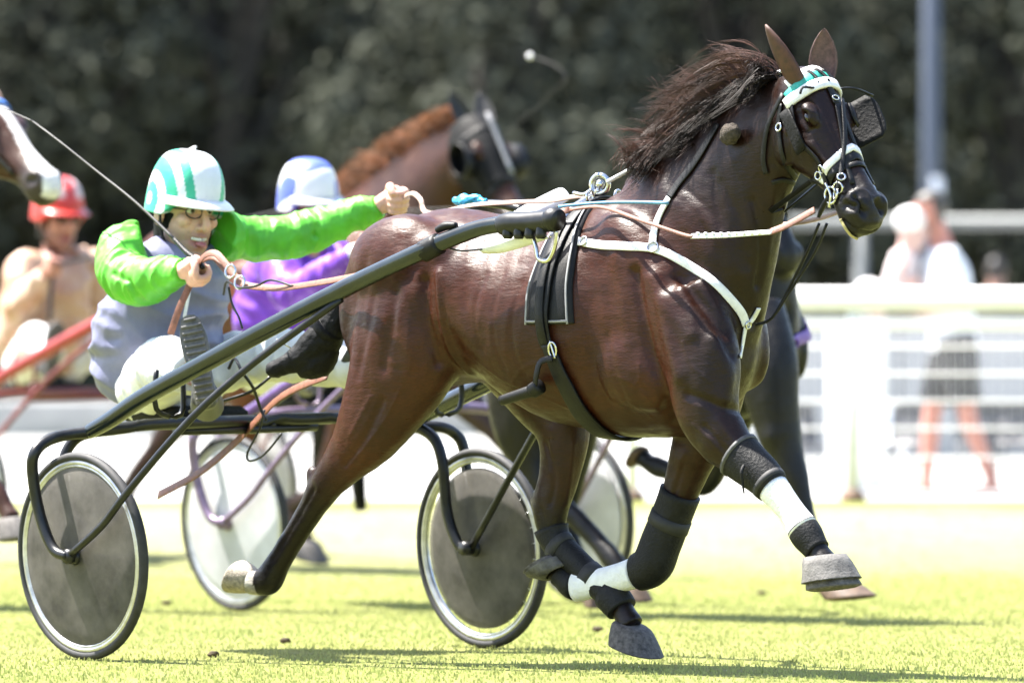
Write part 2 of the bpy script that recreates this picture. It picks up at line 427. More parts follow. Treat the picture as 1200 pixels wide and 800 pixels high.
HEADPROF = [  # u, vtop, vbot, half width, upper width factor
    (-.035, -.05, -.13, .045), (0.0, -.022, -.19, .078), (.05, -.002, -.235, .094), (.10, .012, -.265, .102), (.16, .014, -.280, .107), (.215, .010, -.275, .108),
    (.27, .003, -.248, .098), (.33, -.002, -.208, .082), (.39, -.001, -.176, .071), (.45, .004, -.155, .068), (.50, .008, -.152, .073), (.545, .006, -.152, .075), (.585, -.010, -.142, .066), (.615, -.035, -.115, .045)]
LEGS = dict(
    rh=[(505, 330, -.13, .24, .14), (487, 375, -.16, .255, .135), (472, 420, -.175, .235, .12), (452, 465, -.18, .185, .10), (428, 508, -.18, .135, .083), (400, 545, -.17, .082, .06), (379, 572, -.16, .066, .046), (362, 600, -.15, .050, .037), (344, 630, -.14, .046, .038), (328, 656, -.14, .046, .038), (315, 678, -.14, .056, .044), (303, 683, -.14, .045, .041), (294, 681, -.14, .050, .048)],
    lh=[(575, 345, .13, .23, .13), (610, 400, .16, .22, .12), (640, 455, .17, .17, .10), (660, 505, .17, .108, .083), (656, 555, .16, .078, .06), (645, 596, .15, .074, .048), (651, 632, .15, .050, .038), (684, 667, .145, .041, .034), (720, 702, .14, .046, .039), (732, 719, .14, .041, .038), (741, 734, .14, .047, .047)],
    rf=[(800, 350, -.13, .16, .11), (822, 420, -.155, .15, .105), (828, 475, -.165, .125, .09), (845, 510, -.16, .098, .078), (868, 535, -.155, .074, .062), (893, 557, -.15, .060, .053), (910, 577, -.15, .048, .041), (928, 600, -.145, .040, .035), (945, 626, -.14, .050, .042), (958, 645, -.14, .039, .036), (969, 660, -.14, .046, .046)],
    lf=[(838, 430, .13, .13, .10), (830, 485, .15, .115, .085), (813, 530, .15, .086, .072), (795, 583, .15, .064, .055), (775, 635, .145, .062, .054), (763, 662, .14, .060, .052), (738, 673, .14, .046, .039), (702, 682, .14, .040, .035), (674, 686, .14, .045, .038), (661, 677, .14, .037, .034), (652, 668, .14, .043, .042)])
LEG3 = {k: np.array([[*P(a, b, y), ra, rb] for a, b, y, ra, rb in v]) for k, v in LEGS.items()}
# hoof: coronet centre = last station; toe direction and ground normal estimated from the photograph
TOE = dict(rh=P(268, 694, -.14), lh=P(770, 772, .14), rf=P(1003, 684, -.14), lf=P(620, 673, .14))
HEEL = dict(rh=P(284, 656, -.14), lh=P(722, 752, .14), rf=P(953, 692, -.14), lf=P(655, 648, .14))

TRUNK = [  # x, ztop, zbot, half width, width-centre (0 bottom 1 top)
    (-1.10, 1.43, 1.18, .07), (-1.02, 1.505, 1.04, .17), (-.90, 1.56, .98, .245), (-.76, 1.597, .97, .275), (-.62, 1.592, .985, .285), (-.48, 1.57, .985, .29), (-.34, 1.552, .905, .305), (-.18, 1.555, .845, .31), (0, 1.605, .82, .30), (.13, 1.66, .80, .275), (.28, 1.655, .80, .25), (.42, 1.60, .82, .235), (.53, 1.50, .875, .185), (.60, 1.40, .95, .135), (.65, 1.30, 1.03, .06)]
NECK = [((.10, 1.69), (.66, 1.12), .20), ((.28, 1.79), (.725, 1.30), .155), ((.45, 1.88), (.775, 1.46), .120), ((.61, 1.955), (.80, 1.57), .102), ((.77, 2.02), (.85, 1.67), .095), ((.89, 2.045), (.94, 1.79), .085)]

def horse_parts(head, NECK, LEG3, TOE, HEEL):
    b = MB()
    T = catmull(TRUNK, 4); rings = []
    for x, zt, zb, hw in T:
        c = .5 * (zt + zb); h = .5 * (zt - zb); ring = []
        for k in range(28):
            t = 2 * math.pi * k / 28; cy, sz = math.cos(t), math.sin(t)
            wf = 1.0 - .30 * max(0, sz) ** 2 if x > -.4 else 1.0 - .12 * max(0, sz) ** 2   # narrower towards the spine
            ring.append((x, hw * math.copysign(abs(cy) ** .92, cy) * wf, c + h * math.copysign(abs(sz) ** .95, sz)))
        rings.append(ring)
    b.add(*loft(rings))
    nk = catmull([[a[0], a[1], q[0], q[1], w] for a, q, w in NECK], 5); rings = []
    for ax, az, qx, qz, w in nk:
        A = np.array([ax - qx, 0, az - qz]) / 2; c = np.array([(ax + qx) / 2, 0, (az + qz) / 2]); ring = []
        for k in range(24):
            t = 2 * math.pi * k / 24; ca, sa = math.cos(t), math.sin(t)
            wf = 1 - .45 * max(0, ca) ** 1.5
            ring.append(c + A * ca + np.array([0, w * math.copysign(abs(sa) ** .85, sa) * wf, 0]))
        rings.append(ring)
    b.add(*loft(rings))
    H = head; prof = catmull(HEADPROF, 3); rings = []
    for u, vt, vb, hw in prof:
        c = (vt + vb) / 2; h = (vt - vb) / 2; ring = []
        for k in range(26):
            t = 2 * math.pi * k / 26; ca, sa = math.cos(t), math.sin(t)
            up = max(0, ca); dn = max(0, -ca)
            nar = float(sstep(.25, .36, np.array(u)))
            wf = 1 - (.18 + .22 * nar * (1 - sstep(.46, .54, np.array(u)))) * up ** 1.5 - .25 * dn ** 2
            ring.append(H(u, c + h * math.copysign(abs(ca) ** .8, ca), hw * math.copysign(abs(sa) ** .8, sa) * wf))
        rings.append(ring)
    b.add(*loft(rings))
    # cheek plates, orbits, nostril wings, lips
    hm = np.array([H.n, H.d, H.w]).T
    for s in (-1, 1):
        b.add(*ellipsoid(H(.19, -.165, s * .072), (.095, .105, .038), hm))
        b.add(*ellipsoid(H(.180, -.028, s * .086), (.052, .026, .026), hm))
        b.add(*ellipsoid(H(.39, -.075, s * .052), (.09, .018, .012), hm))
        b.add(*ellipsoid(H(.535, -.045, s * .056), (.048, .042, .026), hm))
    b.add(*ellipsoid(H(.585, -.062, 0), (.036, .042, .05), hm)); b.add(*ellipsoid(H(.565, -.125, 0), (.046, .026, .038), hm))
    for k, v in LEG3.items():
        rows = catmull(v, 4); rows[:, 3:] = np.maximum(rows[:, 3:], .025); fr = frames_along(rows[:, :3]); b.add(*loft([ering(q[:3], A * q[3], L * q[4], 18, 2.2) for q, (T_, L, A) in zip(rows, fr)]))
    # muscle masses
    def el(c, r, d=(1, 0, 0), u=(0, 1, 0)): b.add(*ellipsoid(c, r, axes(d, u)))
    for s in (-1, 1):
        el((.36, s * .165, 1.27), (.36, .085, .17), (.55, 0, -.83))          # shoulder blade
        el((.50 - (.07 if s > 0 else 0), s * .135, 1.11), (.16, .08, .13), (1, 0, -.2))              # point of the shoulder
        el((.28, s * .175, 1.06), (.23, .085, .15), (.75, 0, -.4))           # triceps
        el((.545 - (.04 if s > 0 else 0), s * .066, 1.06), (.10, .068, .15))                          # breast
        el((-.80, s * .17, 1.40), (.24, .13, .18), (1, 0, .1))               # croup
        el((-.98, s * .14, 1.25), (.13, .10, .24))                           # buttock
        el((-.60, s * .215, 1.43), (.12, .07, .08))                          # hip bone
    # forearm bulge, gaskin bulge, hock point, elbow
    for k, i, dz in (('rf', 3, .02), ('lf', 2, .02)):
        c = LEG3[k][i]; el(c[:3], (c[3] * 1.25, c[4] * 1.1, c[3] * 1.0), LEG3[k][i + 1][:3] - LEG3[k][i - 1][:3])
    e = LEG3['rh']; el(e[6][:3] + np.array([-.045, 0, .035]), (.05, .028, .032), (-.4, 0, 1)); e = LEG3['lh']; el(e[5][:3] + np.array([-.055, 0, .02]), (.055, .028, .034), (-.2, 0, 1))
    for k, i in (('rh', 10), ('lh', 8), ('rf', 8), ('lf', 8)):                # fetlock sesamoid bulge behind
        c = LEG3[k][i]; t = nrm(LEG3[k][i][:3] - LEG3[k][i - 1][:3]); bk = np.cross(t, (0, 1, 0)); bk = bk if bk.dot(nrm(HEEL[k] - TOE[k])) > 0 else -bk
        el(c[:3] + bk * .018, (.035, .026, .032), t)
    # dock of the tail
    tb = [P(440, 318, 0), P(418, 345, 0), P(398, 365, 0)]
    b.add(*tube(tb, [.06, .045, .035], 12))
    return b

def hoof_mesh(cor, toe, heel, lat=(0, 1, 0)):
    """hoof capsule from the coronet down to the bearing surface"""
    cor, toe, heel = map(lambda q: np.asarray(q, float), (cor, toe, heel))
    ax = nrm(toe - heel); L = np.array([0, 1, 0.]); L = nrm(L - ax * L.dot(ax)); c = (toe + heel) / 2
    up = np.cross(ax, L); up = up if up.dot(cor - c) > 0 else -up
    half = np.linalg.norm(toe - heel) / 2; wd = max(.052, half * .92)
    rings = []
    for t, k in ((-.02, .80), (0, 1.0), (.06, .99), (.35, .93), (.7, .83), (.95, .74), (1.02, .68), (1.10, .58)):
        o = lerp(c, cor, t) - up * (0 if t >= 0 else .004); ring = []
        for j in range(24):
            a = 2 * math.pi * j / 24; x, y = math.cos(a), math.sin(a); ee = .9 if x > 0 else .75
            ring.append(o + ax * half * k * (abs(x) ** ee) * math.copysign(1, x) + L * wd * k * y)
        rings.append(ring)
    sole = np.array(rings[0]).mean(0) + up * .012
    v, f = loft(rings); v[len(v) - 2] = sole
    return v, f

NOSTRIL = []
def horse_mesh(voxel, head=HEAD, neck=NECK, legs=LEG3, toe=TOE, heel=HEEL):
    LEG3 = legs; b = horse_parts(head, neck, legs, toe, heel); V, Fc, E = evaluate_remesh(b.v, b.f, voxel)
    u, v, w = head.inv(V)
    hm = sstep(-.02, .06, u) * (v > -.4) * (v < .15)
    hm = hm * (np.abs(w) < .2)
    low = 1 - sstep(.70, .95, V[:, 2])
    k = .007 / voxel
    body = np.clip(1 - hm * .85 - low * .5, .05, 1)
    V = smooth(V, E, int(46 * k * k) + 2, .5, np.clip(1 - hm * .97 - low * .8, .03, 1), 0); V = smooth(V, E, 4, .5, None, -.45)
    N = normals_of(V, Fc)
    H = head
    st = lambda pts, r_, a: stroke(V, N, pts, r_, a)
    for s in (-1, 1):
        b_ = BVHTree.FromPolygons([tuple(p) for p in V], Fc); npt = [np.array(b_.find_nearest(Vector(H(*q)))[0]) for q in ((.556, -.026, s * .09), (.543, -.046, s * .11), (.524, -.058, s * .11))]
        V = st(npt, .026, .008); V = st(npt, .0150, -.040)      # nostril
        NOSTRIL.extend(npt)
        V = st([H(.50, -.030, s * .062), H(.535, -.010, s * .052), H(.565, -.022, s * .045), H(.572, -.05, s * .05)], .010, .006)
        V = st([H(.60, -.088, 0), H(.575, -.098, s * .045), H(.53, -.10, s * .058), H(.49, -.098, s * .06)], .0065, -.010)  # mouth
        V = st([H(.185, -.040, s * .115)], .020, -.012)                                                           # eye socket
        V = st([H(.150, -.030, s * .105), H(.175, -.016, s * .112), H(.205, -.025, s * .108)], .010, .007)        # upper lid
        V = st([H(.12, -.02, s * .09), H(.10, -.03, s * .095)], .025, -.008)                                      # salt cellar
        V = st([H(.26, -.09, s * .095), H(.33, -.085, s * .075), H(.40, -.08, s * .065)], .010, .006)             # facial crest
        V = st([H(.30, -.13, s * .09), H(.36, -.12, s * .075)], .030, -.006)
        V = st([H(.12, -.10, s * .11), H(.22, -.12, s * .115), H(.29, -.17, s * .09)], .012, -.004)
        V = st([(.10, s * .26, 1.50), (.17, s * .29, 1.30), (.19, s * .29, 1.10), (.16, s * .28, .97)], .040, -.014)     # groove behind the shoulder
        V = st([(.22, s * .25, 1.62), (.42, s * .26, 1.36), (.60, s * .24, 1.15)], .030, .008)                     # blade ridge
        V = st([(.42, s * .24, 1.55), (.60, s * .22, 1.30), (.70, s * .17, 1.17)], .030, -.012)
        V = st([(.36, s * .28, 1.18), (.47, s * .28, 1.02), (.45, s * .26, .95)], .022, -.009)
        V = st([(-.60, s * .30, 1.45), (-.57, s * .31, 1.30), (-.52, s * .31, 1.15), (-.42, s * .27, 1.03)], .050, -.018)   # flank hollow
        V = st([(-.86, s * .29, 1.42), (-.90, s * .30, 1.25), (-.92, s * .28, 1.05)], .032, -.006)                 # thigh groove
        V = st([(-1.0, s * .24, 1.32), (-1.02, s * .22, 1.15)], .030, -.004)
        V = st([(-.70, s * .29, 1.42), (-.70, s * .31, 1.22), (-.64, s * .30, 1.06)], .035, .008)
        for i in range(7):
            x = -.12 - i * .07
            V = st([(x + .05, s * .31, 1.30), (x, s * .315, 1.15), (x - .01, s * .29, 1.02)], .013, .0022)
    V = st([(.62, 0, 1.30), (.72, 0, 1.15), (.70, 0, 1.0)], .022, -.02)                                           # between the breasts
    V = st([(.60, -.12, 1.70), (.66, -.14, 1.5), (.72, -.14, 1.36)], .020, -.008); V = st([(.60, .12, 1.70), (.66, .14, 1.5), (.72, .14, 1.36)], .020, -.008)  # jugular groove
    V = st([(.36, -.12, 1.66), (.50, -.14, 1.55), (.62, -.14, 1.40)], .035, .008)
    for k_ in ('rh', 'lh', 'rf', 'lf'):                                                                            # tendon groove and veins
        L = LEG3[k_]; n0 = {'rh': (6, 9), 'lh': (5, 7), 'rf': (5, 7), 'lf': (5, 7)}[k_]
        for s in (-1, 1): V = st([L[i][:3] + np.array([0, s * L[i][4], 0]) for i in range(n0[0], n0[1] + 1)], .008, -.004)
        i1 = {'rh': 4, 'lh': 4, 'rf': 4, 'lf': 3}[k_]
        V = st([L[i1 - 1][:3] + np.array([0.02, -L[i1 - 1][4], 0]), L[i1][:3] + np.array([.01, -L[i1][4], 0])], .009, .003)
    V = V + N * ((vnoise(V * np.array([1, 1, .6]), 42, 2, 3) * .0026 - .0025 * np.clip(.18 - np.abs(vnoise(V * np.array([1.3, .8, .55]), 26, 31, 2)), 0, 1)) * (1 - hm * .8))[:, None]
    V = smooth(V, E, 2, .5, None, -.5)
    return V, Fc, E

def horse_colors(V, head, brown, black, muzzle, blaze=None, sock=None, LEG3=LEG3):
    c = np.tile(np.array(brown, float), (len(V), 1))
    t = np.zeros(len(V))
    for k, idx in (('rh', (4, 7)), ('lh', (3, 6)), ('rf', (2.2, 5)), ('lf', (1.2, 4.2))):
        L = catmull(LEG3[k], 6); par = np.arange(len(L)) / 6.0
        D = np.linalg.norm(V[:, None, :] - L[None, :, :3], axis=2); j = D.argmin(1); ok = (D.min(1) < L[j, 3] * 1.6 + .02) & (V[:, 2] < 1.0)
        t = np.maximum(t, ok * sstep(idx[0], idx[1], par[j]))
        if sock and k in sock:
            m = (ok * (par[j] > len(LEG3[k]) - 2.3))[:, None]; c = c * (1 - m) + np.array([.55, .52, .47]) * m; t = t * (1 - m[:, 0])
    u, v, w = head.inv(V); inh = (v > -.4) & (v < .12) & (np.abs(w) < .2) & (u > 0)
    t = np.maximum(t, inh * .72)
    t = np.maximum(t, .75 * sstep(1.40, 1.75, V[:, 2] + V[:, 0] * .3 - .1) * sstep(.15, .4, V[:, 0]) * (~inh))
    t = np.maximum(t, .72 * sstep(.46, .68, V[:, 0]) * (V[:, 2] < 1.9))
    t = np.maximum(t, .35 * (1 - sstep(.84, .95, V[:, 2])) * (np.abs(V[:, 1]) < .18))
    n_ = vnoise(V, 7, 9) * .12
    t = np.clip(t + n_ * (t > .02), 0, 1)[:, None]
    c = c * (1 - t) + np.array(black) * t
    m = (inh * sstep(.40, .50, u))[:, None]; c = c * (1 - m) + np.array(muzzle) * m
    dn = dist_poly(V, NOSTRIL[:3]); dn = np.minimum(dn, dist_poly(V, NOSTRIL[3:6])) if head is HEAD else dn * 0 + 1; m = np.exp(-(dn / .016) ** 2)[:, None]; c = c * (1 - m) + np.array([.004, .003, .003]) * m
    if blaze is not None:
        m = (inh * (np.abs(w) < .030 + .02 * sstep(.3, .5, u)) * (v > -.075))[:, None]; c = c * (1 - m) + np.array(blaze) * m
    return c

def ear(H, side, base_u, base_v, tip, open_dir, parent, m_out, m_in, ln=.19, wd=.042):
    b0 = H(base_u, base_v, side * .055); tip = np.asarray(tip, float); ax = tip - b0
    od = np.asarray(open_dir, float); axn = nrm(ax); od = nrm(od - axn * od.dot(axn)); sd = np.cross(axn, od)
    rows = []
    prof = [(-.12, .75, .030), (0, .85, .034), (.15, 1.0, .034), (.35, 1.08, .028), (.55, .98, .022), (.75, .70, .015), (.9, .36, .009), (1.0, .04, .003)]
    for t, w_, d_ in prof:
        c = b0 + ax * t; ring = []
        for k in range(15):     # an open shell: outside arc then back along the hollow inside
            a = math.pi * (k / 14); ring.append(c + sd * math.cos(a) * wd * w_ - od * math.sin(a) * d_ * 1.15)
        for k in range(13):
            a = math.pi * (1 - (k + 1) / 14); ring.append(c + sd * math.cos(a) * wd * w_ * .86 - od * (math.sin(a) * d_ * .8 - .004))
        rows.append(ring)
    v, f = loft(rows); o = mesh_obj('ear', v, f, m_out, parent)
    if m_in:
        o.data.materials.append(m_in)
        n = 28
        for p in o.data.polygons:
            if len(p.vertices) == 4 and all((i % n) >= 14 or i % n == 0 for i in p.vertices): p.material_index = 1
    return o

COAT = mat('coat', (1.08, 1.08, 1.08), .38, col2=(.52, .48, .46), scale=4.5, attr='coat', spec=.25)
def coat_detail(m):
    nt = m.node_tree; n = nt.nodes; l = nt.links; b = n['Principled BSDF']; tc = n.new('ShaderNodeTexCoord')
    def noise(sc, det, vec):
        k = n.new('ShaderNodeTexNoise'); k.inputs['Scale'].default_value = sc; k.inputs['Detail'].default_value = det; k.inputs['Roughness'].default_value = .65; l.new(vec, k.inputs['Vector']); return k.outputs['Fac']
    mp = n.new('ShaderNodeMapping'); mp.inputs['Scale'].default_value = (.45, 1, 1.6); mp.inputs['Rotation'].default_value = (0, .5, 0); l.new(tc.outputs['Object'], mp.inputs[0])
    fine = noise(95, 6, mp.outputs[0]); mid = noise(28, 5, mp.outputs[0])
    rr = n.new('ShaderNodeMapRange'); rr.inputs[1].default_value = .3; rr.inputs[2].default_value = .7; rr.inputs[3].default_value = .70; rr.inputs[4].default_value = 1.28; l.new(fine, rr.inputs[0])
    src = b.inputs['Base Color'].links[0].from_socket; mx = n.new('ShaderNodeMix'); mx.data_type = 'RGBA'; mx.blend_type = 'MULTIPLY'; mx.inputs[0].default_value = 1
    l.new(src, mx.inputs[6]); l.new(rr.outputs[0], mx.inputs[7]); l.new(mx.outputs[2], b.inputs['Base Color'])
    r2 = n.new('ShaderNodeMapRange'); r2.inputs[1].default_value = .3; r2.inputs[2].default_value = .7; r2.inputs[3].default_value = .27; r2.inputs[4].default_value = .52; l.new(mid, r2.inputs[0]); l.new(r2.outputs[0], b.inputs['Roughness'])
    b1 = n.new('ShaderNodeBump'); b1.inputs['Strength'].default_value = .22; b1.inputs['Distance'].default_value = .012; l.new(mid, b1.inputs['Height'])
    b2 = n.new('ShaderNodeBump'); b2.inputs['Strength'].default_value = .30; b2.inputs['Distance'].default_value = .004; l.new(fine, b2.inputs['Height']); l.new(b1.outputs[0], b2.inputs['Normal']); l.new(b2.outputs[0], b.inputs['Normal'])
coat_detail(COAT)
HOOF = mat('hoof_horn', (.10, .09, .085), .75, var=.35, scale=60, bump=.3, bscale=150)
HOOFW = mat('hoof_pale', (.36, .31, .25), .75, var=.25, scale=60, bump=.3)
HAIR = mat('mane_hair', (.014, .008, .006), .6, var=.5, scale=40, spec=.25)

def strands(guides, n, r0, seed, jit=.03, lat=.05, segs=9, spread=1.0):
    """hair strands interpolated between guide curves (each a list of local points)"""
    r = np.random.default_rng(seed); G = [catmull(np.array(g), 6) for g in guides]; m = min(len(g) for g in G)
    G = [g[np.linspace(0, len(g) - 1, segs + 1).round().astype(int)] for g in G]
    v = []; f = []
    clump = [r.normal(size=3) for _ in range(40)]
    for i in range(n):
        q = r.random() * (len(G) - 1); k = int(q); t = q - k; base = G[k] * (1 - t) + G[min(k + 1, len(G) - 1)] * t
        ln = .45 + .6 * r.random(); s = np.linspace(0, 1, segs + 1)
        sp = base[0] + (base - base[0]) * 1.0
        idx = s * ln; xi = np.clip(idx, 0, 1) * segs; i0 = np.minimum(xi.astype(int), segs - 1); fr_ = (xi - i0)[:, None]
        pth = sp[i0] * (1 - fr_) + sp[i0 + 1] * fr_
        c = clump[int(q * 9.99) % 40] * .7 + r.normal(size=3) * .7
        pth = pth + (s[:, None] ** 1.3) * c * jit * spread
        pth[:, 1] += (r.random() - .5) * lat
        w_ = r.random() * 6.28; fq = 3 + 5 * r.random(); pth[:, 2] += np.sin(s * fq + w_) * .006 * s; pth[:, 0] += np.cos(s * fq * .8 + w_) * .006 * s
        rad = r0 * (.6 + .8 * r.random())
        o = len(v)
        for j in range(segs + 1):
            T = nrm(pth[min(j + 1, segs)] - pth[max(j - 1, 0)]); L = nrm(np.cross(T, (.3, .9, .2))); A = np.cross(T, L); rr = rad * (1 - .75 * s[j])
            for a in (0, 2.094, 4.189): v.append(pth[j] + (L * math.cos(a) + A * math.sin(a)) * rr)
        for j in range(segs):
            for a in range(3):
                x = o + j * 3 + a; y = o + j * 3 + (a + 1) % 3; f.append((x, y, y + 3, x + 3))
    return v, f

def locks(guides, nl, per, r0, seed, jit=.05, lat=.06, curl=.014, segs=12):
    r = np.random.default_rng(seed); G = [catmull(np.array(g), 6) for g in guides]
    G = [g[np.linspace(0, len(g) - 1, segs + 1).round().astype(int)] for g in G]; v = []; f = []; s = np.linspace(0, 1, segs + 1)
    for q_ in range(nl):
        q = r.random() * (len(G) - 1); k = int(q); t = q - k; base = G[k] * (1 - t) + G[min(k + 1, len(G) - 1)] * t
        ln = .35 + .75 * r.random() ** .8; off = r.normal(size=3) * jit * np.array([1, .6, 1]); ph = r.random() * 6.28; fq = 4 + 6 * r.random(); cu = curl * (.4 + 1.4 * r.random()); yo = (r.random() - .5) * lat; spread = .004 + .012 * r.random()
        lift = r.normal() * .02
        for i in range(per):
            l2 = ln * (.75 + .35 * r.random()); xi = np.clip(s * l2, 0, 1.15) * segs; i0 = np.minimum(xi.astype(int), segs - 1); fr_ = (xi - i0)[:, None]
            pth = base[i0] * (1 - fr_) + base[i0 + 1] * fr_
            d = r.normal(size=3); sp = spread * (1 - .55 * s + (1.6 * s ** 4 if i % 7 == 0 else 0))
            pth = pth + (s[:, None] ** 1.4) * off + d * sp[:, None]; pth[:, 1] += yo; pth[:, 2] += lift * s * (1 - s) * 4
            pth[:, 2] += np.sin(s * fq + ph) * cu * s; pth[:, 0] += np.cos(s * fq * .9 + ph) * cu * .8 * s; pth[:, 1] += np.sin(s * fq * .7 + ph * 2) * cu * .7 * s
            rad = r0 * (.55 + .8 * r.random()); o = len(v)
            for j in range(segs + 1):
                T = nrm(pth[min(j + 1, segs)] - pth[max(j - 1, 0)]); L = nrm(np.cross(T, (.3, .9, .2))); A = np.cross(T, L); rr = rad * (1 - .8 * s[j])
                for a in (0, 2.094, 4.189): v.append(pth[j] + (L * math.cos(a) + A * math.sin(a)) * rr)
            for j in range(segs):
                for a in range(3): x = o + j * 3 + a; y = o + j * 3 + (a + 1) % 3; f.append((x, y, y + 3, x + 3))
    return v, f
def build_hooves(t, m, mats=None, LEG3=LEG3, TOE=TOE, HEEL=HEEL):
    for k in ('rh', 'lh', 'rf', 'lf'):
        v, f = hoof_mesh(LEG3[k][-1][:3], TOE[k], HEEL[k]); mesh_obj('hoof', v, f, (mats or {}).get(k, m), t)

# ---- hero horse
horse = thing('horse', 'dark bay trotting horse with white bandaged forelegs and flying mane', 'horse', HF)
HV, HFc, HE = horse_mesh(.0075)
def px_strokes(V, Fc, E, fr, strokes_):
    sf_ = Surf(V, Fc, fr); N = normals_of(V, Fc)
    for pxs, rad, am in strokes_:
        pts = [h[0] for h in (sf_.px(*q) for q in (catmull(pxs, 4) if len(pxs) > 2 else pxs)) if h is not None]
        if len(pts) < 2: continue
        d = dist_poly(V, pts); V = V + N * (am * np.exp(-(d / rad) ** 2))[:, None]
    return smooth(V, E, 1, .5, None, -.5)
NOSTRIL[:6] = [q[0] for q in (Surf(HV, HFc, HF).px(*p_) for p_ in ((1002, 231), (1007, 239), (1011, 247), (1030, 238), (1033, 243), (1034, 246)))]
HV = px_strokes(HV, HFc, HE, HF, [
    ([(744, 320), (752, 365), (764, 415), (780, 462), (792, 492)], .024, -.016), ([(768, 325), (780, 385), (796, 440)], .034, .011), ([(722, 300), (728, 350), (738, 400)], .03, .006),
    ([(795, 325), (830, 368), (856, 415)], .020, -.011), ([(838, 398), (853, 438), (848, 468)], .030, .013), ([(806, 462), (840, 474), (868, 482)], .015, -.011), ([(775, 300), (800, 340), (815, 390)], .022, .006),
    ([(826, 500), (850, 528), (872, 547)], .010, -.006), ([(842, 492), (866, 520), (884, 540)], .018, .006),
    ([(514, 320), (518, 370), (530, 412), (550, 435)], .018, .011), ([(498, 330), (501, 380), (514, 425)], .022, -.014), ([(545, 330), (548, 370), (562, 405)], .035, -.008),
    ([(464, 345), (458, 385), (450, 430)], .024, -.007), ([(438, 350), (430, 390), (420, 440)], .022, -.004), ([(478, 345), (480, 395), (478, 440)], .034, .006), ([(448, 470), (428, 512), (404, 545)], .016, -.007),
    ([(612, 330), (600, 370), (602, 410), (615, 440)], .012, -.0028), ([(590, 320), (578, 365), (580, 405), (592, 432)], .012, -.0028), ([(570, 320), (556, 360), (558, 398), (568, 420)], .012, -.0028), ([(690, 400), (700, 440), (715, 475)], .014, -.003), ([(712, 395), (722, 440), (738, 480)], .014, -.003),
    ([(556, 420), (590, 445), (630, 462), (670, 480)], .0045, .003), ([(600, 448), (615, 430), (640, 425)], .004, .0022), ([(720, 440), (745, 452), (762, 470)], .004, .0025), ([(700, 462), (735, 470), (765, 490)], .004, .0025), ([(742, 455), (750, 440), (748, 425)], .004, .002),
    ([(812, 498), (832, 515), (852, 540)], .0045, .003), ([(470, 455), (452, 490), (430, 520), (405, 550)], .0045, .003), ([(800, 400), (812, 430), (835, 448)], .004, .0025),
    ([(882, 235), (893, 290), (888, 335)], .014, -.011), ([(800, 235), (842, 275), (862, 320)], .032, .007), ([(845, 215), (868, 260), (876, 310)], .02, -.005), ([(908, 200), (905, 250), (900, 300)], .014, .004),
    ([(790, 228), (815, 250), (830, 275)], .008, -.003), ([(805, 222), (828, 243), (845, 268)], .008, -.003),
    ([(1002, 231), (1007, 239), (1011, 246)], .026, .007), ([(1002, 231), (1007, 239), (1011, 247)], .0155, -.034), ([(1030, 238), (1034, 246)], .014, -.026), ([(998, 229), (1006, 222), (1016, 226), (1020, 236)], .007, .006), ([(1024, 232), (1032, 230), (1038, 238)], .006, .005),
    ([(988, 258), (1000, 268), (1018, 272), (1036, 265)], .0065, -.012), ([(990, 265), (1003, 277), (1020, 281)], .008, .005), ([(1005, 255), (1014, 262), (1028, 260)], .010, .004),
    ([(952, 168), (970, 192), (986, 213)], .009, .007), ([(955, 188), (968, 208), (980, 228)], .016, -.009), ([(990, 190), (1000, 205), (1008, 216)], .010, -.004), ([(922, 160), (928, 195), (946, 222)], .010, -.006), ([(968, 120), (975, 150), (984, 175)], .018, -.005),
    ([(962, 200), (975, 218), (985, 240)], .0035, .0025), ([(975, 212), (988, 220), (996, 224)], .0035, .0025), ([(935, 150), (945, 156), (955, 150)], .005, -.004), ([(930, 132), (942, 127), (956, 133)], .005, .005),
    ([(640, 520), (650, 560), (645, 590)], .010, -.006), ([(672, 520), (668, 560), (664, 590)], .010, .004), ([(800, 545), (785, 595), (775, 625)], .010, -.005),
])
BROWN = (.044, .0112, .0040); BLACK = (.0045, .0033, .0029)
hb = mesh_obj('body', HV, HFc, COAT, horse)
set_color(hb, horse_colors(HV, HEAD, BROWN, BLACK, (.016, .014, .014), sock=('rh',)))
HS = Surf(HV, HFc, HF)
build_hooves(horse, HOOF, dict(rh=HOOFW))
EAR = mat('ear_fur', (.060, .021, .010), .6, var=.25, scale=40); EARIN = mat('ear_inner_fur', (.11, .06, .05), .7, var=.25, scale=60)
ear(HEAD, -1, .03, -.045, P(897, 29, -.13), (.35, .95, .1), horse, EAR, EARIN, wd=.044)
ear(HEAD, 1, .03, -.045, P(966, 33, .07), (.65, -.75, 0), horse, EAR, EARIN, wd=.046)
EYE = mat('eye', (.008, .006, .005), .05, var=.1, spec=.8)
for s in (-1, 1): mesh_obj('eye', *ellipsoid(HEAD(.187, -.044, s * .088), (.021, .016, .016), np.array([HEAD.n, HEAD.d, HEAD.w]).T), EYE, horse)
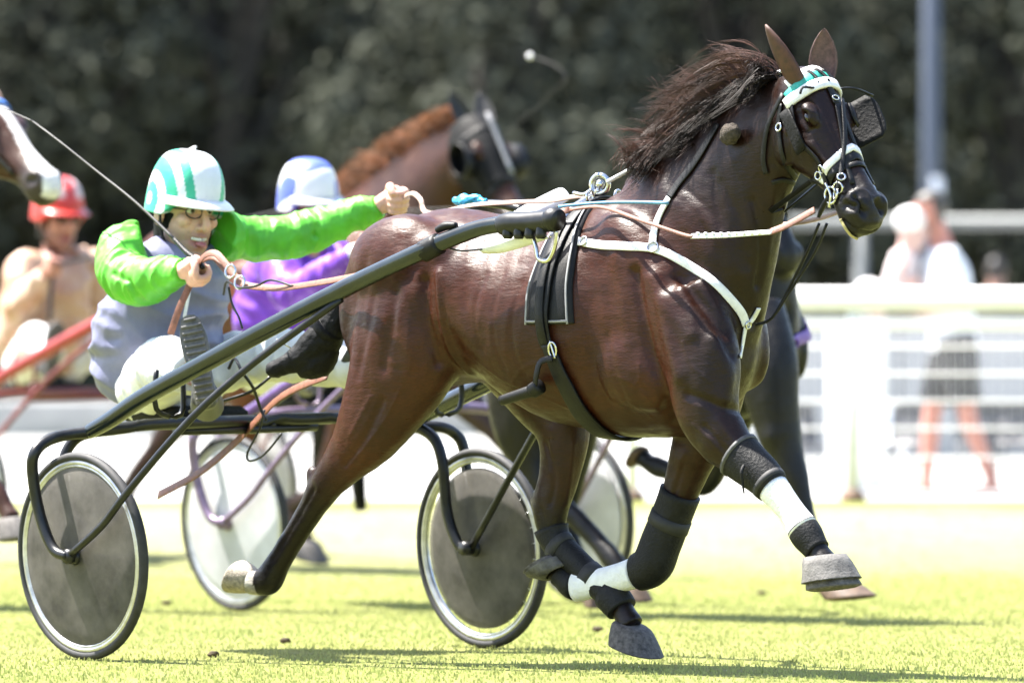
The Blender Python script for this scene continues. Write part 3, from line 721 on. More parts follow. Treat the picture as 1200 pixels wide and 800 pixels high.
# mane
cr = [(912, 88), (893, 96), (870, 112), (846, 130), (822, 150), (798, 170), (770, 190), (748, 204)]
tips = [[(905, 76), (885, 66), (850, 68), (815, 82)], [(872, 72), (845, 74), (815, 90), (785, 112)], [(845, 90), (818, 100), (790, 118), (768, 132)], [(825, 112), (800, 120), (775, 132), (752, 140)], [(805, 132), (785, 138), (762, 140), (742, 150)], [(786, 155), (770, 158), (752, 162), (735, 160)], [(765, 178), (755, 178), (745, 176), (738, 172)], [(745, 195), (738, 192), (732, 188), (728, 184)]]
gl = [[P(*c, -.01)] + [P(a, b_, -.03 - .03 * i) for i, (a, b_) in enumerate(tp)] for c, tp in zip(cr, tips)]
v, f = locks(gl, 84, 17, .0016, 3, jit=.042, lat=.07)
MANE = mat('mane_brown', (.105, .046, .031), .5, col2=(.018, .010, .008), scale=9, spec=.4)
mo = mesh_obj('mane', v, f, MANE, horse)
# under-layer lying against the near side of the crest
gl2 = [[P(*c, .0), P(c[0] - 14, c[1] - 2, -.06), P(c[0] - 30, c[1] + 14, -.10), P(c[0] - 48, c[1] + 30, -.13)] for c in cr[:7]]
v2, f2 = locks(gl, 30, 5, .0012, 17, jit=.085, lat=.10, curl=.03); mesh_obj('mane_wisps', v2, f2, MANE, horse)
v, f = locks(gl2, 48, 15, .0020, 4, jit=.02, lat=.05, curl=.010)
mesh_obj('mane_underlayer', v, f, HAIR, horse)
# tail, wrapped in a black tail bag and tied up under the near shaft
tp = [P(432, 328, 0), P(408, 356, -.05), P(392, 378, -.08), P(378, 398, -.10), P(360, 415, -.12), P(345, 422, -.14), P(330, 430, -.16), P(318, 434, -.16)]
BLACKCLOTH = mat('black_neoprene', (.006, .006, .0065), .65, var=.25, scale=40, bump=.35, bscale=90, spec=.2)
b = MB().add(*tube(tp, [.06, .065, .062, .068, .058, .044, .034, .028], 14))
b.add(*tube([P(385, 405, -.09), P(371, 425, -.10), P(352, 433, -.12)], [.045, .06, .03], 12))
V, Fc, E = evaluate_remesh(b.v, b.f, .006); N = normals_of(V, Fc); V = V + N * (vnoise(V, 60, 5) * .005)[:, None]
mesh_obj('tail', V, Fc, BLACKCLOTH, horse, label='tail tied up in a black wrap')
for q, rr in ((P(324, 432, -.16), .03), (P(386, 385, -.1), .062)):
    mesh_obj('tail_tie', *tube([q + np.array([.012, 0, .010]), q - np.array([.012, 0, .010])], [rr, rr], 14, 2), BLACKCLOTH, horse)

# bandages, boots
def shell(key, t0, t1, off0, off1=None, n=22, flare=None, e=2.1):
    rows = catmull(LEG3[key], 8); i0, i1 = int(t0 * 8), int(t1 * 8); seg = rows[i0:i1 + 1]; fr = frames_along(rows[:, :3])[i0:i1 + 1]
    rings = []; m = len(seg)
    for i, (q, (T, L, A)) in enumerate(zip(seg, fr)):
        t = i / max(1, m - 1); o = lerp(off0, off1 if off1 is not None else off0, t)
        rings.append(ering(q[:3], A * (q[3] + o), L * (q[4] + o), n, e))
    c0 = seg[0]; c1 = seg[-1]
    rings = [ering(c0[:3], fr[0][2] * (c0[3] - .006), fr[0][1] * (c0[4] - .006), n, e)] + rings + [ering(c1[:3], fr[-1][2] * (c1[3] - .006), fr[-1][1] * (c1[4] - .006), n, e)]
    return loft(rings)
WHITE = mat('white_bandage', (.78, .78, .78), .8, var=.05, scale=30, bump=.5, bscale=70)
BOOT = mat('dark_boot', (.009, .009, .0095), .6, var=.3, scale=25, bump=.35, bscale=120, spec=.25)
GREYBOOT = mat('grey_bell_boot', (.10, .095, .09), .75, var=.3, scale=30, bump=.35, bscale=120)
mesh_obj('bandage', *shell('rf', 5.85, 7.75, .006, .008), WHITE, horse, label='white bandage on the outstretched foreleg')
mesh_obj('bandage', *shell('lf', 5.75, 7.95, .007, .010), WHITE, horse, label='white bandage on the folded foreleg')
kb = mesh_obj('knee_boot', *shell('rf', 3.95, 5.75, .008, .010), BOOT, horse)
mesh_obj('knee_boot_rim', *shell('rf', 3.9, 4.05, .011, .011), mat('boot_binding', (.06, .06, .062), .6), kb)
mesh_obj('knee_boot', *shell('lf', 2.95, 5.7, .010, .016), BOOT, horse)
mesh_obj('fetlock_boot', *shell('rf', 7.65, 9.0, .008, .006), BOOT, horse)
mesh_obj('fetlock_boot', *shell('lf', 8.1, 9.4, .006, .006), BOOT, horse)
mesh_obj('shin_boot', *shell('lh', 5.7, 8.2, .010, .008), BOOT, horse)
mesh_obj('fetlock_boot', *shell('lh', 7.75, 8.7, .016, .014), BOOT, horse)
BAND = mat('boot_band', (.022, .022, .024), .7, var=.2)
for key_, rng_, off_ in (('lf', (3.4, 5.2), .0145), ('lh', (6.2, 7.2), .0125), ('rf', (5.4,), .0115)):
    for q_ in rng_: mesh_obj('boot_band', *shell(key_, q_ - .01, q_ + .26, off_, off_), BAND, horse)
# bell boots over the fore hooves
def bell(key, k0, k1, m):
    cor = LEG3[key][-1][:3]; toe, heel = TOE[key], HEEL[key]; ax = nrm(toe - heel); L = np.array([0, 1., 0]); L = nrm(L - ax * L.dot(ax)); c = (toe + heel) / 2; half = np.linalg.norm(toe - heel) / 2
    wd = max(.052, half * .92)
    rings = []
    for t, k in ((1.30, .70), (1.32, .84), (1.0, .95), (.7, 1.03), (k0 + .05, 1.13), (k0, 1.15), (k0 + .02, 1.06), (.9, .82)):
        o = lerp(c, cor, t); ring = []
        for j in range(26):
            a = 2 * math.pi * j / 26; w_ = 1 + .03 * math.sin(5 * a + 1) * (t < .5); ring.append(o + ax * half * k * w_ * math.cos(a) * .95 + L * wd * k * w_ * math.sin(a))
        rings.append(ring)
    return loft(rings, cap=False)
mesh_obj('bell_boot', *bell('rf', .28, 0, GREYBOOT), GREYBOOT, horse)
mesh_obj('bell_boot', *bell('lf', .35, 0, GREYBOOT), GREYBOOT, horse)
# strap of the knee boot
k0 = LEG3['rf'][4]; mesh_obj('boot_strap', *tube([P(872, 545, -.22), P(869, 552, -.24), P(870, 565, -.235), P(872, 578, -.23)], [.006, .006, .005, .003], 6), BOOT, horse)
# ------------------------------------------------------------------ harness on the hero horse
LEATHER = mat('black_leather', (.006, .006, .0065), .48, var=.3, scale=50, bump=.2, bscale=300, spec=.28)
PIPING = mat('grey_piping', (.22, .22, .23), .6, var=.1)
WSTRAP = mat('white_strap', (.74, .74, .75), .5, var=.06, scale=50)
CHROME = mat('polished_steel', (.62, .62, .62), .18, metal=1.0, var=.15, scale=60)
BROWNL = mat('brown_leather', (.17, .065, .035), .55, var=.25, scale=60, bump=.2, bscale=300)
BLUEC = mat('blue_cord', (.10, .26, .42), .6, var=.2, scale=80)
WPLATE = mat('white_plastic', (.72, .74, .76), .35, var=.05)
TEAL = mat('teal_cloth', (.02, .30, .24), .6, var=.2, scale=60)

def girth_pt(x, th, off):
    """point on the trunk at station x and angle th (90 = spine, 0 = near flank, -90 = belly)"""
    a = R(th); d = Vector((0, math.cos(a), -math.sin(a))); o = Vector((x, -math.cos(a) * 1.2, 1.22 + math.sin(a) * 1.2))
    h = HS.b.ray_cast(o, d)
    if h[0] is None: return np.array(o) + np.array(d) * .9, -np.array(d)
    n = -np.array(d) * .6 + np.array(h[1]) * .4
    return np.array(h[0]) + nrm(n) * off, nrm(n)
def band(stations, off=.012, th=.010, nx=7):
    """pad on the trunk: stations (theta, x centre, width)"""
    S = catmull(stations, 5); rings = []
    for t, xc, w in S:
        out, inn = [], []
        for i in range(nx):
            x = xc + w * (i / (nx - 1) - .5); p, n = girth_pt(x, t, 0)
            edge = 1 if 0 < i < nx - 1 else .35
            out.append(p + n * (off + th * edge)); inn.append(p + n * (off - .02))
        rings.append(out + inn[::-1])
    return loft(rings)
harness = thing('harness', 'black racing harness with white breast strap and chrome saddle ring', 'harness', HF, (0, 0, 1.2))
def mirror(v): v = np.array(v, float); v[:, 1] *= -1; return v
pad_st = [(97, -.05, .10), (80, -.04, .12), (60, -.02, .15), (40, 0.0, .17), (20, .005, .185), (5, .01, .195), (-6, .012, .20)]
v, f = band(pad_st, .004, .014); pad = mesh_obj('saddle_pad', v, f, LEATHER, harness)
mesh_obj('saddle_pad', mirror(v), [q[::-1] for q in f], LEATHER, harness)
for sgn in (-1, 1):
    pts = []; ns = []
    for t, xc, w in catmull(pad_st, 4):
        p, n = girth_pt(xc + sgn * (w / 2 - .014), t, .019); pts.append(p); ns.append(n)
    mesh_obj('piping', *ribbon(pts, ns, .008, .004), PIPING, pad)
pts = [girth_pt(.012 + .17 * (k / 8 - .5), -4.0, .019) for k in range(9)]; mesh_obj('piping', *ribbon([p for p, n in pts], [n for p, n in pts], .008, .004), PIPING, pad)
# centre strap over the pad and the girth under the chest
def trunk_strap(st, width, m, name, th=.008, off=.02, par=harness):
    S = catmull(st, 6); q = [girth_pt(x, t, o) for t, x, o in S]
    return mesh_obj(name, *ribbon([p for p, n in q], [n for p, n in q], width, th), m, par)
trunk_strap([(95, -.02, .026), (60, -.005, .024), (20, .0, .022), (0, .0, .022), (-14, .0, .012), (-20, .01, .008)], .055, LEATHER, 'back_strap')
trunk_strap([(60, -.02, .032), (30, -.01, .032), (8, -.005, .032), (-8, .0, .028), (-18, .0, .012)], .035, LEATHER, 'strap_keeper')
for s in (1, -1):
    S = catmull([(-18, .01, .008), (-35, .035, .008), (-55, .06, .008), (-75, .07, .008), (-92, .07, .008)], 6); q = [girth_pt(x, t, o) for t, x, o in S]
    v, f = ribbon([p for p, n in q], [n for p, n in q], .085, .012, widths=np.linspace(.05, .10, len(q)))
    if s < 0: v = mirror(v); f = [k[::-1] for k in f]
    mesh_obj('girth', v, f, LEATHER, harness)
# girth buckle and the loop of strap hanging behind it
q = HS.px(652, 408); bk, bn = q[0] + q[1] * .025, q[1]
def ringwire(c, n, r, wire, squash=1.0, k=20):
    M = axes(n, (0, 0, 1)); pts = [c + M @ np.array([0, r * math.cos(a) , r * squash * math.sin(a)]) for a in np.linspace(0, 2 * math.pi, k + 1)]
    return tube(pts, wire, 6, 1)
bb = MB().add(*ringwire(bk, bn, .026, .004, .6)); bb.add(*tube([HS.px(648, 398)[0] + bn * .02, bk, HS.px(656, 418)[0] + bn * .03], .004, 6)); bb.obj('girth_buckle', CHROME, harness)
lp = [HF.P(648, 420, -.31), HF.P(634, 424, -.32), HF.P(629, 440, -.325), HF.P(627, 456, -.31)]
mesh_obj('billet_strap', *ribbon(catmull(lp, 5), [np.array([0, -1, 0.2])] * 16, .022, .006), LEATHER, harness)
mesh_obj('trace_tube', *tube([HF.P(632, 455, -.30), HF.P(610, 462, -.30), HF.P(588, 469, -.29)], [.022, .020, .018], 12), LEATHER, harness)
mesh_obj('trace_collar', *tube([HF.P(633, 452, -.30), HF.P(624, 458, -.30)], [.027, .027], 12), LEATHER, harness)
# breast collar
def near_strap(pxs, width, m, name, off=.004, th=.005, par=harness, both=False):
    p, n = HS.path(pxs, off); v, f = ribbon(p, n, width, th); o = mesh_obj(name, v, f, m, par)
    if both: mesh_obj(name, mirror(v), [k[::-1] for k in f], m, par)
    return p, n
near_strap([(664, 281), (700, 287), (735, 289), (766, 292), (800, 306), (835, 330), (858, 353), (869, 367), (873, 380)], .030, WSTRAP, 'breast_strap', both=False)
near_strap([(873, 381), (870, 396), (866, 418)], .014, WSTRAP, 'breast_drop_strap')
near_strap([(874, 380), (882, 372), (888, 360)], .018, WSTRAP, 'breast_strap')
near_strap([(765, 290), (767, 272), (774, 252), (785, 232)], .026, WSTRAP, 'neck_strap')
near_strap([(785, 232), (797, 214), (812, 195), (828, 170), (842, 146)], .030, LEATHER, 'neck_strap')
for px_, py_, r_ in ((766, 291, .019), (874, 380, .012), (686, 284, .016)):
    h = HS.px(px_, py_); mesh_obj('buckle', *ringwire(h[0] + h[1] * .012, h[1], r_, .0035), CHROME, harness)
# chrome saddle tree, terrets and the check rope
top = HF.P(703, 216, 0); M3 = axes((.73, -.68, 0), (0, 0, 1))
b = MB().add(*ringwire(top, (.3, -.95, 0), .032, .010)); b.add(*ellipsoid(top, (.018, .014, .018))); b.add(*ringwire(top, (.3, -.95, 0), .014, .004))
b.add(*tube([HF.P(690, 238, 0), HF.P(697, 228, 0), HF.P(703, 222, 0)], [.02, .016, .012], 8)); b.add(*tube([HF.P(672, 226, -.03), HF.P(684, 228, -.03), HF.P(694, 222, -.02)], .007, 7))
b.obj('saddle_ring', CHROME, harness)
for y in (-.09, .09):
    h = HS.near((-.02, y, 1.62)); mesh_obj('terret', *ringwire(h[0] + np.array([0, 0, .045]), (1, .2, 0), .022, .005), CHROME, harness)
mesh_obj('saddle_bridge', *tube([girth_pt(-.04, t, .03)[0] for t in (50, 70, 90, 110, 130)], [.014, .018, .02, .018, .014], 8), CHROME, harness)
mesh_obj('check_rope', *tube([HF.P(712, 213, 0), HF.P(740, 198, 0), HF.P(772, 181, 0), HF.P(815, 150, 0), HF.P(870, 105, 0), HF.P(930, 78, 0)], .0075, 7), WSTRAP, harness)
mesh_obj('blue_cord', *tube([HF.P(655, 242, -.20), HF.P(700, 238, -.20), HF.P(745, 237, -.2), HF.P(783, 238, -.215)], .006, 6), BLUEC, harness)

# ------------------------------------------------------------------ bridle
bridle = thing('bridle', 'black racing bridle with white noseband, teal headpiece and blinkers', 'bridle', HF, tuple(HEAD(.3, -.1, 0)))
def head_strap(pxs, width, m, name, off=.004, th=.005, both=True, par=bridle):
    p, n = HS.path(pxs, off); v, f = ribbon(p, n, width, th); o = mesh_obj(name, v, f, m, par)
    if both:
        V = np.array(v); u, a, w = HEAD.inv(V); V2 = np.array([HEAD(x, y, -z) for x, y, z in zip(u, a, w)]); mesh_obj(name, V2, [k[::-1] for k in f], m, par)
    return o
def head_ring(uvs, width, m, name, off=.006, th=.006, par=bridle, a0=-1, a1=1, n=25):
    """strap round the head: uvs gives (u at angle t) ; angle 0 = face, +-pi = jaw"""
    pts, ns = [], []
    for t in np.linspace(a0, a1, n):
        u = uvs(t) if callable(uvs) else uvs; d = HEAD.d * math.cos(t) + HEAD.w * math.sin(t); c = HEAD(u, -.11, 0)
        h = HS.b.ray_cast(Vector(c + d * .5), Vector(-d))
        if h[0] is None: continue
        nn = nrm(np.array(h[1]) * .4 + d * .6); pts.append(np.array(h[0]) + nn * off); ns.append(nn)
    return mesh_obj(name, *ribbon(pts, ns, width, th), m, par)
head_ring(lambda t: .085 + .012 * abs(t), .040, WSTRAP, 'browband', .006, .012, a0=-1.45, a1=1.45)
head_ring(lambda t: .045 + .025 * abs(t), .036, TEAL, 'headpiece', .004, .008, a0=-1.35, a1=1.35)
head_ring(lambda t: .012 + .02 * abs(t), .034, WSTRAP, 'headpiece', .003, .007, a0=-1.2, a1=1.2)
for k in (-.28, -.05, .2):
    pts = [HS.near(HEAD(u, .03, k * .25 + .02 * math.sin(u * 30)))[0] + HEAD.d * .016 for u in np.linspace(-.01, .08, 6)]
    mesh_obj('poll_strap', *ribbon(pts, [HEAD.d] * 6, .012, .004), LEATHER, bridle)
head_ring(lambda t: .335 + .035 * abs(t), .026, WSTRAP, 'noseband', .003, .010, a0=-1.75, a1=1.75)
head_ring(lambda t: .365 + .035 * abs(t), .030, LEATHER, 'noseband', .003, .006, a0=-2.0, a1=2.0)
head_ring(lambda t: .40 - .05 * max(0, abs(t) - 1.6), .018, LEATHER, 'jaw_strap', .004, .005, a0=-3.1, a1=3.1, n=40)
def face_line(w0, w1, u0, u1, width, m, name, v=.10):
    pts, ns = [], []
    for t in np.linspace(0, 1, 14):
        h = HS.b.ray_cast(Vector(HEAD(u0 + (u1 - u0) * t, .3, w0 + (w1 - w0) * t)), Vector(-HEAD.d))
        if h[0] is not None: pts.append(np.array(h[0]) + HEAD.d * .004); ns.append(nrm(np.array(h[1]) + HEAD.d))
    if len(pts) > 2: mesh_obj(name, *ribbon(pts, ns, width, .005), m, bridle)
face_line(0, 0, .09, .17, .026, LEATHER, 'face_strap')
face_line(0, -.048, .16, .47, .017, LEATHER, 'face_strap'); face_line(0, .048, .16, .47, .017, LEATHER, 'face_strap')
hq = HS.b.ray_cast(Vector(HEAD(.15, .3, 0)), Vector(-HEAD.d)); mesh_obj('face_buckle', *ringwire(np.array(hq[0]) + HEAD.d * .012, HEAD.d, .009, .0025, 1.5), CHROME, bridle)
# cheek pieces, blinkers, bit
for s in (-1, 1):
    pts, ns = [], []
    for u, v_ in ((.08, -.06), (.13, -.085), (.20, -.10), (.28, -.11), (.36, -.115), (.44, -.112)):
        p, n = HS.near(HEAD(u, v_, s * .16)); pts.append(p + n * .006); ns.append(n)
    mesh_obj('cheek_strap', *ribbon(catmull(pts, 4), catmull(ns, 4), .020, .005), LEATHER, bridle)
    pts, ns = [], []
    for u, v_ in ((.05, -.09), (.12, -.20), (.20, -.275), (.26, -.30)):
        p, n = HS.near(HEAD(u, v_, s * .14)); pts.append(p + n * .006); ns.append(n)
    mesh_obj('throat_strap', *ribbon(catmull(pts, 4), catmull(ns, 4), .018, .005), LEATHER, bridle)
    # open blinker: a cupped leather plate beside the eye
    rows = []
    for i in range(11):
        a = i / 10; row = []
        for j in range(9):
            c = j / 8; u = .115 + .165 * c; v_ = (-.105 + .115 * a) if s > 0 else (-.135 + .06 * a); rx = (abs(c - .5) * 2) ** 4; out = .112 + (.085 if s > 0 else .012) * a ** .8 - .02 * rx * a
            row.append(HEAD(u, v_ - .018 * rx * a, s * out))
        rows.append(row)
    v = [p for r_ in rows for p in r_] + [p + HEAD.w * s * .006 for r_ in rows for p in r_]; f = []
    for i in range(10):
        for j in range(8):
            a = i * 9 + j; f.append((a, a + 1, a + 10, a + 9)); f.append((a + 99, a + 108, a + 109, a + 100))
    rim = [j for j in range(9)] + [i * 9 + 8 for i in range(1, 11)] + [90 + j for j in range(7, -1, -1)] + [i * 9 for i in range(9, 0, -1)]
    for a, c in zip(rim, rim[1:] + rim[:1]): f.append((a, a + 99, c + 99, c))
    mesh_obj('blinker', v, f, BLACKCLOTH, bridle)
    mesh_obj('blinker_stay', *tube([HEAD(.10, .005, s * .06), HEAD(.105, .015, s * .12), HEAD(.125, .005, s * (.20 if s > 0 else .135))], .0045, 6), LEATHER, bridle)
    bit = HS.near(HEAD(.455, -.108, s * .12)); bc = bit[0] + bit[1] * .012
    bo = mesh_obj('bit_ring', *ringwire(bc, HEAD.w, .028, .0045), CHROME, bridle)
    mesh_obj('bit_shank', *tube([bc + HEAD.n * -.05, bc, bc + HEAD.n * .03 - HEAD.d * .03], .0055, 7), CHROME, bo)
    c2 = HS.near(HEAD(.46, -.06, s * .10)); mesh_obj('strap_ring', *ringwire(c2[0] + c2[1] * .010, c2[1], .018, .0035, 1.3), CHROME, bridle)
    c3 = HS.near(HEAD(.375, -.11, s * .12)); mesh_obj('strap_ring', *ringwire(c3[0] + c3[1] * .012, c3[1], .014, .0035), CHROME, bridle)
    mesh_obj('chin_link', *tube([bc - HEAD.d * .01, bc - HEAD.d * .05 + HEAD.n * .01, bc - HEAD.d * .09 + HEAD.n * .03], [.008, .010, .006], 8), LEATHER, bridle)
    c4 = HS.near(HEAD(.10, -.075, s * .12)); mesh_obj('strap_ring', *ringwire(c4[0] + c4[1] * .012, c4[1], .014, .0035), CHROME, bridle)
head_strap([(916, 122), (914, 150), (919, 185), (934, 212), (950, 228)], .020, LEATHER, 'cheek_strap', both=False)
head_strap([(984, 118), (987, 145), (989, 172), (986, 205), (984, 226)], .016, LEATHER, 'nose_strap', both=False, off=.010)
head_strap([(992, 118), (1000, 140), (1010, 160), (1024, 190)], .014, LEATHER, 'nose_strap', both=False, off=.008)
head_strap([(905, 214), (918, 210), (932, 216), (948, 228)], .016, LEATHER, 'jaw_strap', both=False)
head_strap([(948, 228), (952, 214), (962, 205)], .014, LEATHER, 'cheek_strap', both=False)
head_strap([(986, 256), (991, 266), (1000, 276), (1013, 281)], .009, mat('pale_lit_lip', (.45, .38, .16), .6), 'lit_lip_edge', both=False, off=.003)  # yellowish strip added for the light catching the lower lip edge
for px_, py_, r_ in ((916, 150, .013), (936, 216, .014), (986, 210, .013), (950, 230, .018), (984, 228, .018), (962, 206, .013)):
    h_ = HS.px(px_, py_)
    if h_: mesh_obj('strap_ring', *ringwire(h_[0] + h_[1] * .014, h_[1], r_, .0035), CHROME, bridle)
# ear plug hanging on the neck
h = HS.px(863, 160); V, Fc, E = evaluate_remesh(*ellipsoid(h[0] + h[1] * .03, (.05, .032, .036), axes((.73, -.3, .25), (0, 1, 0))), .005); N = normals_of(V, Fc)
mesh_obj('ear_plug', V + N * (vnoise(V, 190, 4) * .004)[:, None], Fc, mat('brown_fur', (.055, .042, .032), .95, var=.3, scale=90, bump=.8, bscale=200), bridle, label='round brown fur ear plug hanging on the neck')
# black tie-down straps from the bit to the breast
for dx in (0, 9):
    mesh_obj('tie_down', *tube([HF.P(960 + dx, 262, -.03), HF.P(946 + dx, 295, -.02), HF.P(926 + dx * .4, 335, 0), HF.P(905, 372, 0), HF.P(886, 380, -.01)], .0055, 6), LEATHER, bridle)

# ------------------------------------------------------------------ sulky
BARG = mat('teal_grey_paint', (.006, .012, .013), .22, var=.25, scale=12, coat=.25)
STEEL = mat('dark_steel', (.012, .013, .0145), .38, metal=.3, var=.3, scale=20)
RUBBER = mat('tyre_rubber', (.022, .022, .024), .7, var=.25, scale=30)
RIM = mat('alloy_rim', (.55, .55, .56), .35, metal=.8, var=.15, scale=20)
DISC = mat('grey_wheel_cover', (.088, .081, .073), .65, var=.28, scale=7, bump=.12, bscale=9, alpha=.9, spec=.25)
def sulky_to_s(p): return SF.l(HF.w(p))
Sp = SF.P
RS = [Sp(104, 506, -.80), Sp(130, 491, -.79), Sp(170, 464, -.775), Sp(235, 428, -.745), Sp(310, 387, -.70), Sp(400, 340, -.62), sulky_to_s(HF.P(480, 301, -.47)), sulky_to_s(HF.P(535, 277, -.43)), sulky_to_s(HF.P(580, 264, -.41)), sulky_to_s(HF.P(655, 259, -.40))]
def mirror_shaft():
    a = [Sp(466, 499, .80), Sp(505, 481, .79), Sp(540, 464, .775)]
    for r0, k in zip(RS[3:6], (.745, .70, .62)): a.append(np.array([r0[0], -r0[1], r0[2]]))
    for px_, py_, y in ((480, 301, -.47), (535, 277, -.43), (580, 264, -.41), (655, 259, -.40)):
        q = HF.P(px_, py_, y); q[1] *= -1; a.append(sulky_to_s(q))
    return a
LS = mirror_shaft()
def torus(c, n, Rr, r_, k=56, m=10, squash=1.0):
    M = axes(n, (0, 0, 1)); c = np.asarray(c, float); v = []; f = []
    for i in range(k):
        a = 2 * math.pi * i / k; d = M @ np.array([0, math.cos(a), math.sin(a)])
        for j in range(m):
            b_ = 2 * math.pi * j / m; v.append(c + d * (Rr + r_ * math.cos(b_)) + np.asarray(M[:, 0]) * r_ * squash * math.sin(b_))
    for i in range(k):
        for j in range(m):
            f.append((i * m + j, ((i + 1) % k) * m + j, ((i + 1) % k) * m + (j + 1) % m, i * m + (j + 1) % m))
    return v, f
def wheel(t, y, mats, disc_r=.318, Rw=.37, turn=0.0):
    c = np.array([0, y, Rw]); ax = np.array([0, 1., 0]); n0_ = len(bpy.data.objects); before = set(o.name for o in bpy.data.objects)
    w = mesh_obj('wheel', *torus(c, ax, Rw - .016, .016, 64, 12, 1.15), mats['tyre'], t)
    mesh_obj('rim', *torus(c, ax, Rw - .037, .0125, 64, 10, 1.1), mats['rim'], w)
    mesh_obj('rim', *torus(c, ax, Rw - .049, .006, 64, 8, 2.0), mats['rim'], w)
    for s in (-1, 1):
        rings = []
        for rr, o in ((.03, .034), (.06, .031), (.12, .026), (.2, .019), (.27, .013), (disc_r - .006, .0095), (disc_r, .0065)):
            rings.append([c + ax * s * o + np.array([math.cos(a), 0, math.sin(a)]) * rr for a in np.linspace(0, 2 * math.pi, 64, endpoint=False)])
        mesh_obj('wheel_cover', *loft(rings, cap=False), mats['disc'], w)
    for k in range(32):
        a = 2 * math.pi * (k + turn) / 32; d = np.array([math.cos(a), 0, math.sin(a)])
        mesh_obj('spoke', *tube([c + d * .05 + ax * .012 * (-1) ** k, c + d * (Rw - .05)], .0013, 4, 1), mats['rim'], w)
    mesh_obj('hub', *tube([c - ax * .055, c - ax * .04, c + ax * .04, c + ax * .055], [.02, .03, .03, .02], 14, 1), mats['frame'], w)
    mesh_obj('valve', *tube([c + np.array([math.cos(2.2), 0, math.sin(2.2)]) * (Rw - .055), c + np.array([math.cos(2.2), 0, math.sin(2.2)]) * (Rw - .09)], .004, 6, 1), mats['frame'], w)
    ca, sa = math.cos(R(3.4)), math.sin(R(3.4))
    for o in [q for q in bpy.data.objects if q.name not in before]:      # the sulky leans a little through the bend
        for vv in o.data.vertices: yy, zz = vv.co.y - y, vv.co.z; vv.co.y = y + yy * ca - (zz - Rw) * sa; vv.co.z = Rw + (zz - Rw) * ca + yy * sa
    return w
def sulky(fr, label, mats, group=None, extra=True):
    t = thing('sulky', label, 'sulky', fr, group=group)
    mesh_obj('shaft', *tube(RS, [.026, .030, .032, .033, .033, .032, .031, .030, .029, .029], 16, 6), mats['shaft'], t)
    mesh_obj('shaft', *tube(LS, [.030, .033, .033, .033, .033, .032, .031, .030, .029, .029], 16, 6), mats['shaft'], t)
    mesh_obj('crossbar', *tube([Sp(106, 506, -.79), Sp(140, 502, -.66), Sp(180, 497, -.5), Sp(290, 493, 0), Sp(400, 490, .45), Sp(470, 498, .79)], .022, 12, 6), mats['frame'], t)
    mesh_obj('seat_bar', *tube([Sp(205, 505, -.35), Sp(290, 503, 0), Sp(370, 500, .35)], .016, 10), mats['frame'], t)
    # forks
    hubR = np.array([0, -.9215 - .065, .37]); hubRi = np.array([0, -.9215 + .065, .37])
    oR = [RS[0] + np.array([.01, .01, 0]), Sp(80, 509, -.87), Sp(56, 516, -.96), Sp(41, 530, -1.02), Sp(38, 552, -1.02), Sp(46, 600, -1.0), Sp(62, 642, -.99), hubR]
    mesh_obj('fork', *tube(oR, [.022, .021, .021, .021, .021, .021, .020, .018], 12, 5), mats['frame'], t)
    iR = [RS[0] + np.array([.0, .02, 0]), RS[0] + np.array([-.06, -.02, -.03]), Sp(74, 545, -.855), Sp(85, 600, -.85), hubRi + np.array([-.06, 0, .10]), hubRi]
    mesh_obj('fork', *tube(iR, [.02, .02, .02, .02, .018, .017], 10, 5), mats['frame'], t)
    hubL = np.array([0, .9215 - .065, .37]); hubLo = np.array([0, .9215 + .065, .37])
    iL = [LS[0] + np.array([.02, -.005, 0]), Sp(492, 502, .81), Sp(510, 516, .82), Sp(519, 545, .825), Sp(524, 600, .84), Sp(537, 637, .85), hubL]
    mesh_obj('fork', *tube(iL, [.022, .021, .021, .021, .021, .020, .018], 12, 5), mats['frame'], t)
    oL = [LS[0] + np.array([.05, .0, .0]), Sp(515, 500, .90), Sp(533, 508, .965), Sp(543, 524, .99), Sp(548, 560, .995), Sp(556, 620, .995), hubLo]
    mesh_obj('fork', *tube(oL, [.021, .021, .021, .021, .020, .020, .018], 12, 5), mats['frame'], t)
    for s, hub in ((-1, hubR), (1, hubL)):
        e = RS[5] if s < 0 else LS[5]; mid = (hub + e) / 2 + np.array([0, 0, -.01])
        pts = [hub + np.array([.02, 0, .01]), mid, e + np.array([0, 0, -.03])]
        if s < 0: pts = [hub + np.array([.02, 0, .01]), Sp(120, 615, -.98), Sp(152, 573, -.965), Sp(225, 489, -.87), Sp(300, 423, -.75), RS[5] + np.array([0, 0, -.03])]
        mesh_obj('brace', *tube(pts, .0135, 10, 4), mats['frame'], t)
        mesh_obj('axle_nut', *tube([hub + np.array([0, s * .012, 0]), hub - np.array([0, s * .03, 0])], [.026, .026], 8, 1), mats['frame'], t)
    wheel(t, -.9215, mats, .322); wheel(t, .9215, mats, .296, turn=.4)
    # seat
    sc = np.array([-.60, 0, .865]); v, f = box(sc, (.34, .36, .06), bev=.02); mesh_obj('seat', v, f, mats['seat'], t)
    v, f = box(sc + np.array([-.16, 0, .07]), (.05, .36, .16), bev=.02); mesh_obj('seat_back', v, f, mats['seat'], t)
    for y in (-.12, .12): mesh_obj('seat_bracket', *tube([Sp(290, 500, 0) * np.array([1, 0, 1]) + np.array([0, y, 0]), np.array([-.3, y, .84]), np.array([-.66, y, .83])], .014, 8), mats['frame'], t)
    # foot stirrups on the shafts
    for s in (-1, 1):
        q = np.array([.14, s * .64, .93]); mesh_obj('stirrup', *tube([q + np.array([0, s * .06, .10]), q + np.array([0, s * .06, -.04]), q + np.array([0, -s * .05, -.06]), q + np.array([0, -s * .06, .06])], .010, 8), mats['frame'], t)
    return t
